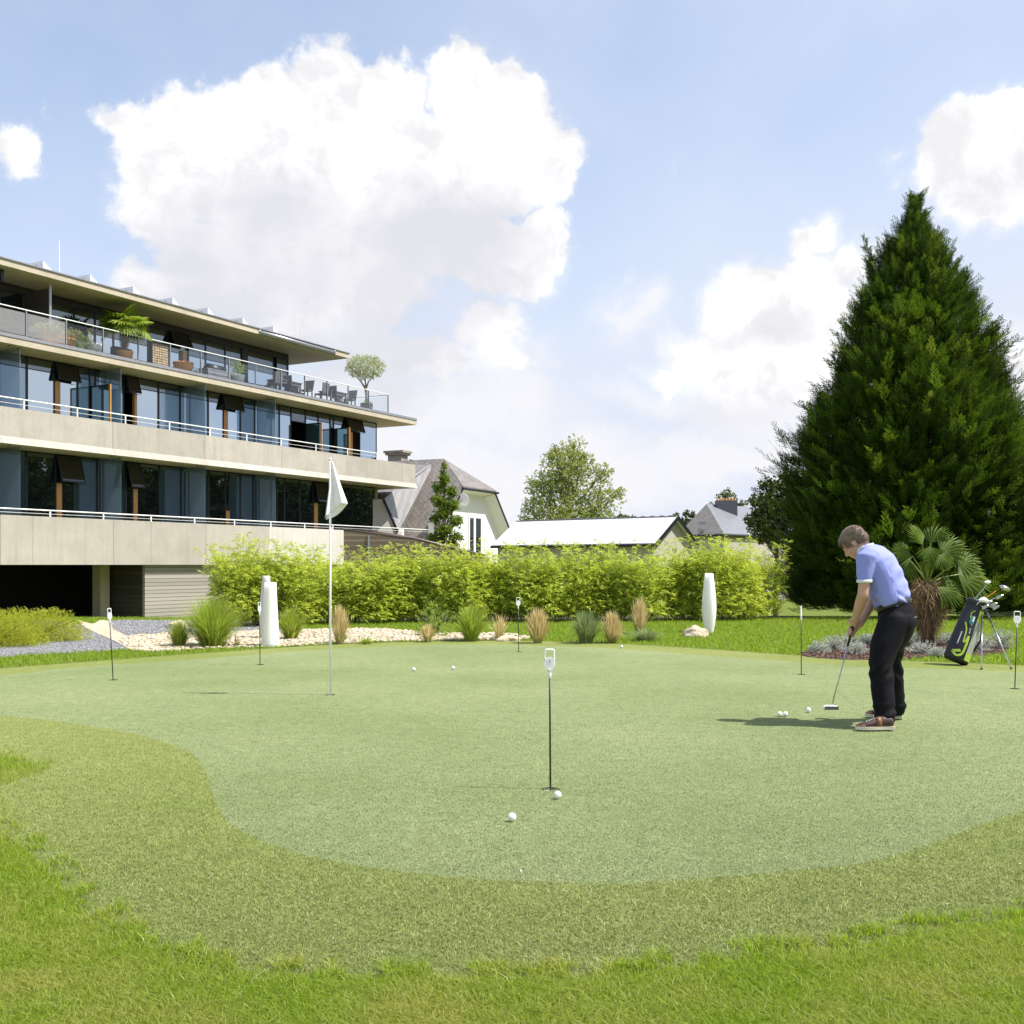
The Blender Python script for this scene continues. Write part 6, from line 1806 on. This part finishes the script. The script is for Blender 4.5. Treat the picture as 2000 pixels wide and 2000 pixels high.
# ------------------------------------------------------------------ golf bag on its stand
bagb = G(1866, 1299)
bag = empty('golf_bag', bagb, 0, 'black golf bag with lime green panels leaning back on its stand legs', 'golf bag')
axb = V3((.335, .10, .80)); axn = axb.normalized()
sx_ = V3((0, 1, 0)).cross(axn).normalized(); sy_ = axn.cross(sx_).normalized()
BM_ = Matrix(((sx_.x, sy_.x, axn.x, 0), (sx_.y, sy_.y, axn.y, 0), (sx_.z, sy_.z, axn.z, .05), (0, 0, 0, 1)))
BLK = pm('black_bag_nylon', (.012, .012, .02), (.02, .02, .028), 9, .55, bump=.2, bscale=40)
LIME = pm('lime_green_fabric', (.42, .56, .06), (.36, .5, .05), 9, .6)
SIL = pm('pale_grey_fabric', (.36, .38, .36), (.30, .32, .30), 9, .6)
BLn = .80
m = MB(); prof = [(.145, 0, .11), (.162, .03, .13), (.16, .25, .13), (.145, .5, .12), (.125, .72, .11), (.125, BLn - .04, .11), (.125, BLn, .11)]
m.loft([(BM_ @ V3((0, 0, z)), sx_ * a, sy_ * b_) for a, z, b_ in prof], 28)
m.build('bag_body', BLK, bag, True)
def bpt(x, z, push=.004, row=prof):
    """point on the camera side of the bag: x across, z along"""
    a = float(np.interp(z, [p[1] for p in prof], [p[0] for p in prof])); b_ = float(np.interp(z, [p[1] for p in prof], [p[2] for p in prof]))
    return BM_ @ V3((x * a * 1.0, -math.sqrt(max(0, 1 - x * x)) * b_ - push, z))
def strip(pts, wd, mat, name, push=.004):
    m = MB(); vs = []; K = 7
    for i, (x, z) in enumerate(pts):
        x0, z0_ = pts[max(i - 1, 0)]; x1, z1_ = pts[min(i + 1, len(pts) - 1)]
        tx, tz = x1 - x0, (z1_ - z0_) * 8; l = math.hypot(tx, tz) or 1
        w_ = wd if not isinstance(wd, (list, tuple)) else wd[i]
        for q in range(K):
            u = -1 + 2 * q / (K - 1)
            vs.append(bpt(max(-.995, min(.995, x + u * tz / l * w_)), z - u * tx / l * w_ / 8, push))
    n = len(pts)
    m.add(vs, [(i * K + q, i * K + q + 1, (i + 1) * K + q + 1, (i + 1) * K + q) for i in range(n - 1) for q in range(K - 1)])
    return m.build(name, mat, bag)
def crv(pts, sub=6): return smooth_line(pts, False, sub)
strip([(.55, .03 + .68 * i / 12) for i in range(13)], .30, SIL, 'grey_panel')
strip([(.55, .03 + .10 * i / 4) for i in range(5)], .305, LIME, 'lime_panel', .006); strip([(.55, .55 + .16 * i / 6) for i in range(7)], .305, LIME, 'lime_panel', .006)
strip(crv([(-.75, .10), (-.45, .055), (-.05, .10), (.02, .22), (-.02, .34)]), .10, LIME, 'lime_stripe')
strip(crv([(-.02, .34), (-.25, .24), (-.35, .40), (-.62, .50)]), .05, LIME, 'lime_stripe')
strip(crv([(-.20, .55), (-.1, .48), (-.45, .62), (-.2, .68)]), .05, LIME, 'lime_stripe')
strip(crv([(-.75, .10), (-.55, .11), (-.25, .13)]), .13, LIME, 'lime_stripe', .005)
strip([(-.62, .20 + .17 * i / 5) for i in range(6)], .03, M['plastic'], 'white_zip', .006)
for q, z in ((-.08, .40), (-.06, .375), (-.1, .43)): strip([(q, z), (q, z + .012)], .05, M['plastic'], 'white_mark', .006)
strip([(-.2, .50 + .10 * i / 3) for i in range(4)], .19, pm('teal_tag', (.03, .22, .25), (.025, .19, .22), 5, .5), 'tag', .012)
strip([(-.13, .53 + .07 * i / 3) for i in range(4)], .07, M['plastic'], 'tag_mark', .016)
m = MB(); m.loft([(BM_ @ V3((0, 0, z)), sx_ * (.130 * q), sy_ * (.116 * q)) for z, q in ((BLn - .05, 1), (BLn + .005, 1.02), (BLn + .03, .98))], 28); m.build('bag_collar', BLK, bag, True)
m = MB(); m.tube([bpt(.97, .2, .02), bpt(.99, .35, .06) + V3((.03, .0, 0)), bpt(.97, .6, .02)], .014, 8); m.build('carry_strap', BLK, bag, True)
topj = BM_ @ V3((.10, -.02, BLn - .06))
for (px, py, x0) in ((1917, 1308, -.02), (1975, 1307, .06)):
    e = G(px, py) - bagb; s = topj + V3((x0, -.03 if x0 < 0 else .03, 0)); midp = s.lerp(e, .3)
    lg = MB().tube([s, e + V3((0, 0, .012))], .0095, 8).build('stand_leg', M['steel'], bag, True)
    MB().ball(e + V3((0, 0, .012)), .015, None, 10, 8).build('rubber_foot', M['black'], lg, True)
    MB().tube([s.lerp(e, .14), s.lerp(e, .22)], .0112, 8).build('leg_sleeve', M['black'], lg, True); MB().tube([s.lerp(e, .25), s.lerp(e, .28)], .0112, 8).build('leg_sleeve', M['black'], lg, True)
MB().tube([topj + V3((-.07, -.03, -.005)), topj + V3((.08, .03, 0))], .016, 8).build('leg_bracket', M['dark_metal'], bag, True)
topc = bagb + BM_ @ V3((0, 0, BLn))
ORG = pm('orange_shaft', (.55, .26, .03), (.5, .22, .02), 5, .35)
def club(name, entry, headpx, kind, label, shaft):
    """entry: offset inside the bag mouth; headpx: picture position of the head at the bag's distance"""
    base = topc + sx_ * entry[0] + sy_ * entry[1] - axn * .35
    hp_ = P(headpx[0], headpx[1], bagb.y + headpx[2])
    t = empty(name, hp_, 0, label, 'golf club', 'golf clubs in the bag')
    mouth = topc + sx_ * entry[0] + sy_ * entry[1]
    MB().tube([base - hp_, mouth - hp_, V3((0, 0, 0))], [.006, .006, .005], 8).build('shaft', shaft, t, True)
    d = (hp_ - mouth).normalized()
    m = MB()
    if kind == 'driver': m.ball(V3((.045, -.01, -.005)), (.075, .05, .032), Matrix.Rotation(math.radians(25), 3, 'Y'), 18, 12); m.build('club_head', M['steel'], t, True)
    elif kind == 'mallet': m.ball(V3((-.015, 0, .006)), (.042, .03, .020), None, 14, 10); m.build('club_head', M['plastic'], t, True)
    elif kind == 'cover':
        m.loft([(V3((-.03, 0, -.05)), V3((.02, 0, .02)), V3((0, .03, 0))), (V3((.0, 0, .0)), V3((.02, 0, .03)), V3((0, .036, 0))), (V3((.06, 0, .005)), V3((0, 0, .035)), V3((0, .036, 0))), (V3((.11, 0, -.015)), V3((0, 0, .02)), V3((0, .025, 0)))], 14); m.build('club_head', M['plastic'], t, True)
    else:
        m.slab([V3((-.012, 0, -.03)), V3((.012, 0, -.028)), V3((.065, 0, .004)), V3((.078, 0, .028)), V3((.055, 0, .032)), V3((.005, 0, .014)), V3((-.012, 0, .0))], (0, .014, .003)); m.build('club_head', M['steel'], t, False, None, 0, .002)
    return t
club('golf_club', (-.05, .02), (1931, 1138, .05), 'mallet', 'club with a small white head sticking up highest on the left of the bag', M['steel'])
club('golf_club', (.0, -.03), (1955, 1148, -.04), 'driver', 'driver with a large silver head on an orange shaft', ORG)
club('golf_club', (.05, .0), (1948, 1166, .0), 'iron', 'iron with a bare hooked blade at the right of the bag', M['steel'])
club('golf_club', (-.06, -.05), (1913, 1172, -.02), 'cover', 'club with a long pale headcover at the left rim of the bag', M['steel'])
for i, (e, hpx, lb) in enumerate([((-.03, .03), (1926, 1178, .05), 'iron with its blade just above the middle of the bag mouth'), ((.02, .04), (1936, 1182, .06), 'iron tucked behind the orange shaft in the bag'),
                                  ((.04, -.05), (1941, 1187, -.05), 'lowest iron blade at the right rim of the bag mouth'), ((-.01, -.06), (1920, 1186, -.06), 'iron blade low over the front rim of the bag')]):
    club('golf_club', e, hpx, 'iron', lb, M['steel'])

# ------------------------------------------------------------------ things on the terrace
zf = Z3s + .003
def TP(px, d): return W(sd(px, d), d, zf)
kT = lambda px, d: TP(px, d).y / FOC
bush('leafy_shrub', TP(712, 1.2) + V3((0, 0, 1.85)), (.01, .01, .01), 1, M['shrub_g'], 'x', 'x') if False else None
def lbl(o, l, c, g=None): return tag(o, l, c, g)
# olive
ob = TP(716, .9); ko = ob.y / FOC
ot = empty('olive_tree', ob, 0, 'round headed olive tree in a dark pot at the end of the terrace', 'tree')
m = MB(); m.lathe([(.30, 0), (.34, .05), (.36, .42), (.38, .45), (.34, .45), (.33, .40)], 20); m.build('pot', M['wicker'], ot, False)
m = MB(); m.tube([(0, 0, .38), (.0, 0, .9), (-.05, 0, 1.35)], [.09, .075, .08], 8); m.tube([(-.05, 0, 1.3), (-.3, 0, 1.7), (-.62, .1, 2.05)], [.07, .05, .02], 6); m.tube([(-.05, 0, 1.3), (.1, 0, 1.7), (.5, -.1, 2.15)], [.06, .04, .02], 6); m.tube([(-.05, 0, 1.35), (-.1, .2, 1.9), (.0, .2, 2.3)], [.05, .04, .02], 6)
m.build('trunk', M['bark_pale'], ot, True)
M['olive'] = leafm('olive_leaves', (.34, .38, .17), (.54, .58, .30), (.7, .72, .48), .35, .5, .3)
r = np.random.default_rng(3); n = 1500; u = r.normal(size=(n, 3)); u /= np.linalg.norm(u, axis=1, keepdims=True)
pos = u * np.array([1.1, .95, .62]) * (r.uniform(0, 1, n) ** .35)[:, None] * (1 + .12 * np.sin(u[:, :1] * 9) * np.sin(u[:, 2:] * 8)) + np.array([-.08, 0, 2.55])
tv, tf = leaf_spray(9, 7); V, Fc = inst(tv, tf, pos, frames(u + r.normal(0, .5, (n, 3)), r.normal(0, 1, n)), r.uniform(.12, .2, n)); link('crown', npmesh('crown', V, Fc), M['olive'], ot)
bsh = r.uniform(-1, 1, (60, 3)) * np.array([.3, .3, .06]) + np.array([0, 0, .5]); V, Fc = inst(tv, tf, bsh, frames(r.normal(size=(60, 3))), np.full(60, .12)); link('underplanting', npmesh('underplanting', V, Fc), M['shrub_g'], ot)
# terrace palm
palm_b = TP(243, .62)
PT = [(a, e, l, s, t) for a, e, l, s, t in [(200, 60, 1, 1, -.3), (150, 45, 1, 1, -.5), (90, 70, 1, 1, -.3), (40, 55, 1, 1, -.4), (0, 40, 1.1, 1, -.6), (-40, 55, 1, 1, -.8), (-80, 40, 1, 1, -1), (-130, 50, 1, 1, -.8), (180, 20, 1.2, .9, -.8), (10, 10, 1.2, .9, -.9), (-60, 15, 1, .9, -1), (-110, 10, 1, .9, -1), (60, 20, 1, .9, -.8), (-20, 75, 1, 1, -.2), (220, 30, 1.1, 1, -.7), (-150, 5, 1, .9, -.9)]]
pt_ = palm(palm_b + V3((0, 0, .35)), .95, .14, .74, .6, PT, 'large potted fan palm on the hotel terrace', 'palm', 'potted_palm', lm='palm_lit')
m = MB(); m.lathe([(.24, -.35), (.30, -.33), (.36, .0), (.38, .05), (.33, .05), (.32, .0)], 20); m.build('pot', M['terracotta'], pt_, True)
# bushes at its foot, trailing planter, etc
def planter_box(px0, px1, d, h, mat, label, name='planter'):
    s0, s1 = sd(px0, d), sd(px1, d); t = empty(name, W(s0, d, zf), HROT, label, 'planter')
    m = MB(); m.box(0, s1 - s0, 0, .4, 0, h); m.build('box', mat, t)
    return t, s1 - s0
t, L_ = planter_box(84, 148, .45, .55, M['terracotta'], 'brown box planter with trailing variegated foliage on the terrace')
r = np.random.default_rng(8); n = 620; pos = np.column_stack([r.uniform(-.25, L_ + .25, n), r.uniform(-.12, .45, n), r.normal(.55, .13, n)]); pos[:, 2] -= (r.uniform(0, 1, n) < .4) * r.uniform(0, .5, n) * (pos[:, 0] > L_ * .55)
tv, tf = leaf_spray(4, 7); V, Fc = inst(tv, tf, pos, frames(r.normal(size=(n, 3)) + [0, -.5, .3]), r.uniform(.12, .2, n)); link('foliage', npmesh('foliage', V, Fc), leafm('variegated_leaves', (.32, .38, .1), (.6, .62, .3), (.75, .75, .5), .35), t)
bush('terrace_plant', TP(172, .7), (.35, .3, 1.0), 120, M['shrub_g'], 'wispy green plant between the trailing planter and the white tub', 'plant', .12, 71, None, 0, .5)
t = empty('white_tub', TP(181, .8), 0, 'round white tub on the terrace left of the large palm', 'tub'); m = MB(); m.lathe([(.33, 0), (.36, .05), (.38, .42), (.40, .45), (.36, .45), (.35, .40)], 24); m.build('tub_body', M['plastic'], t, True); m = MB(); m.lathe([(.34, .395), (.34, .40)], 20); m.build('soil', M['soil'], t)
# woven screen with frame
s0, s1 = sd(297, .9), sd(330, .9)
t = empty('log_rack', W(s0, .9, zf), HROT, 'dark framed rack of stacked firewood on the terrace', 'log rack')
m = MB(); wd_ = s1 - s0
for x in (0, wd_ - .04): m.box(x, x + .04, 0, .3, 0, 1.2)
m.box(.04, wd_ - .04, 0, .3, 1.16, 1.2); m.box(.04, wd_ - .04, 0, .3, .0, .04); m.build('frame', M['dark_metal'], t)
m = MB(); rr_ = random.Random(4)
for j in range(10):
    for i in range(9):
        m.lathe([(.05, 0), (.05, .28)], 7, Matrix.Translation((.09 + (wd_ - .18) * i / 8 + rr_.uniform(-.01, .01), .29, .10 + j * .106)) @ Matrix.Rotation(PI / 2, 4, 'X'))
m.build('logs', leafm('cut_logs', (.35, .25, .14), (.6, .47, .3), None, 0, .9), t)
t = empty('terracotta_bowl', TP(358, .75), 0, 'wide orange terracotta bowl on the terrace', 'bowl'); m = MB(); m.lathe([(.24, 0), (.36, .08), (.43, .28), (.44, .42), (.47, .44), (.47, .50), (.42, .50), (.40, .42)], 26); m.build('bowl_body', M['terracotta'], t, True); m = MB(); m.lathe([(.41, .415), (.41, .42)], 20); m.build('soil', M['soil'], t)
# grill
t = empty('barbecue', TP(420, .9), HROT, 'grey gas barbecue with closed hood on the terrace', 'barbecue')
m = MB(); m.box(-.75, .75, -.28, .28, .12, .42); m.box(-.8, .8, -.3, .3, .422, .48); m.build('cabinet', M['grey_metal'], t)
m = MB(); m.loft([(V3((-.5, 0, .50)), V3((0, .27, 0)), V3((0, 0, .26))), (V3((.5, 0, .50)), V3((0, .27, 0)), V3((0, 0, .26)))], 20); m.build('hood', M['dark_metal'], t, True)
t = empty('potted_shrub', TP(464, .7), 0, 'small green shrub in a white pot on the terrace', 'potted plant'); m = MB(); m.lathe([(.18, 0), (.30, .1), (.34, .42), (.36, .45), (.31, .45), (.30, .4)], 22); m.build('pot', M['plastic'], t, True)
n = 150; r = np.random.default_rng(2); pos = r.normal(0, 1, (n, 3)) * [.15, .15, .16] + [0, 0, .75]; V, Fc = inst(tv, tf, pos, frames(r.normal(size=(n, 3)) + [0, 0, .5]), r.uniform(.12, .2, n)); link('foliage', npmesh('foliage', V, Fc), M['shrub_g'], t)
bush('terrace_plant', TP(531, 1.3), (.25, .25, 1.25), 60, M['shrub_g'], 'thin tall plant by the glazed corner of the top floor', 'plant', .1, 72, None, 0, .6)
# woven chairs and tables
def chair_proto():
    t = empty('wicker_chair', (0, 0, 0), 0, 'c', 'chair', 'wicker dining chairs on the terrace')
    MB().box(-.25, .25, -.25, .25, .38, .44).build('seat', M['wicker'], t)
    T = Matrix.Translation((0, .25, .445)) @ Matrix.Rotation(-.16, 4, 'X'); m = MB(); m.add([T @ V3(p) for p in [(-.24, 0, 0), (.24, 0, 0), (.29, 0, .56), (-.29, 0, .56), (-.24, .04, 0), (.24, .04, 0), (.29, .04, .56), (-.29, .04, .56)]], [(0, 1, 2, 3), (7, 6, 5, 4), (0, 4, 5, 1), (1, 5, 6, 2), (2, 6, 7, 3), (3, 7, 4, 0)]); m.build('backrest', M['wicker'], t)
    for x in (-.22, .22):
        for y in (-.22, .22): MB().box(x - .025, x + .025, y - .025, y + .025, 0, .378).build('leg', M['wicker'], t)
    return t
cp_ = chair_proto(); first = True
def putchair(px, d, rz, label):
    global first
    o = cp_ if first else copy_tree(cp_); first = False
    o.location = TP(px, d); o.rotation_euler = (0, 0, HROT + rz); o['label'] = label
def table(px, d, label, wd=1.0):
    t = empty('wicker_table', TP(px, d), HROT, label, 'table', 'wicker tables on the terrace')
    MB().box(-wd, wd, -.45, .45, .70, .74).build('tabletop', M['wicker'], t); MB().box(-wd + .06, wd - .06, -.40, .40, .55, .698).build('apron', M['wicker'], t)
    for x in (-wd + .1, wd - .1):
        for y in (-.36, .36): MB().box(x - .04, x + .04, y - .04, y + .04, 0, .548).build('leg', M['wicker'], t)
table(556, 1.1, 'wicker table nearer the glazed corner of the top floor', .9); table(651, 1.1, 'wicker table nearer the olive tree', .75)
putchair(535, .8, PI, 'low wicker chair at the left end of the left terrace table'); putchair(570, .75, PI * .5, 'wicker chair with flared back right of the left terrace table')
putchair(598, .7, -PI * .45, 'wicker chair seen sideways between the two terrace tables'); putchair(583, 1.7, 0, 'wicker chair on the far side of the left terrace table')
putchair(627, .8, PI, 'low wicker chair at the left end of the right terrace table'); putchair(657, .75, PI * .5, 'wicker chair with flared back in front of the right terrace table')
putchair(683, .7, -PI * .45, 'wicker chair seen sideways just left of the olive tree'); putchair(668, 1.7, 0, 'wicker chair on the far side of the right terrace table')
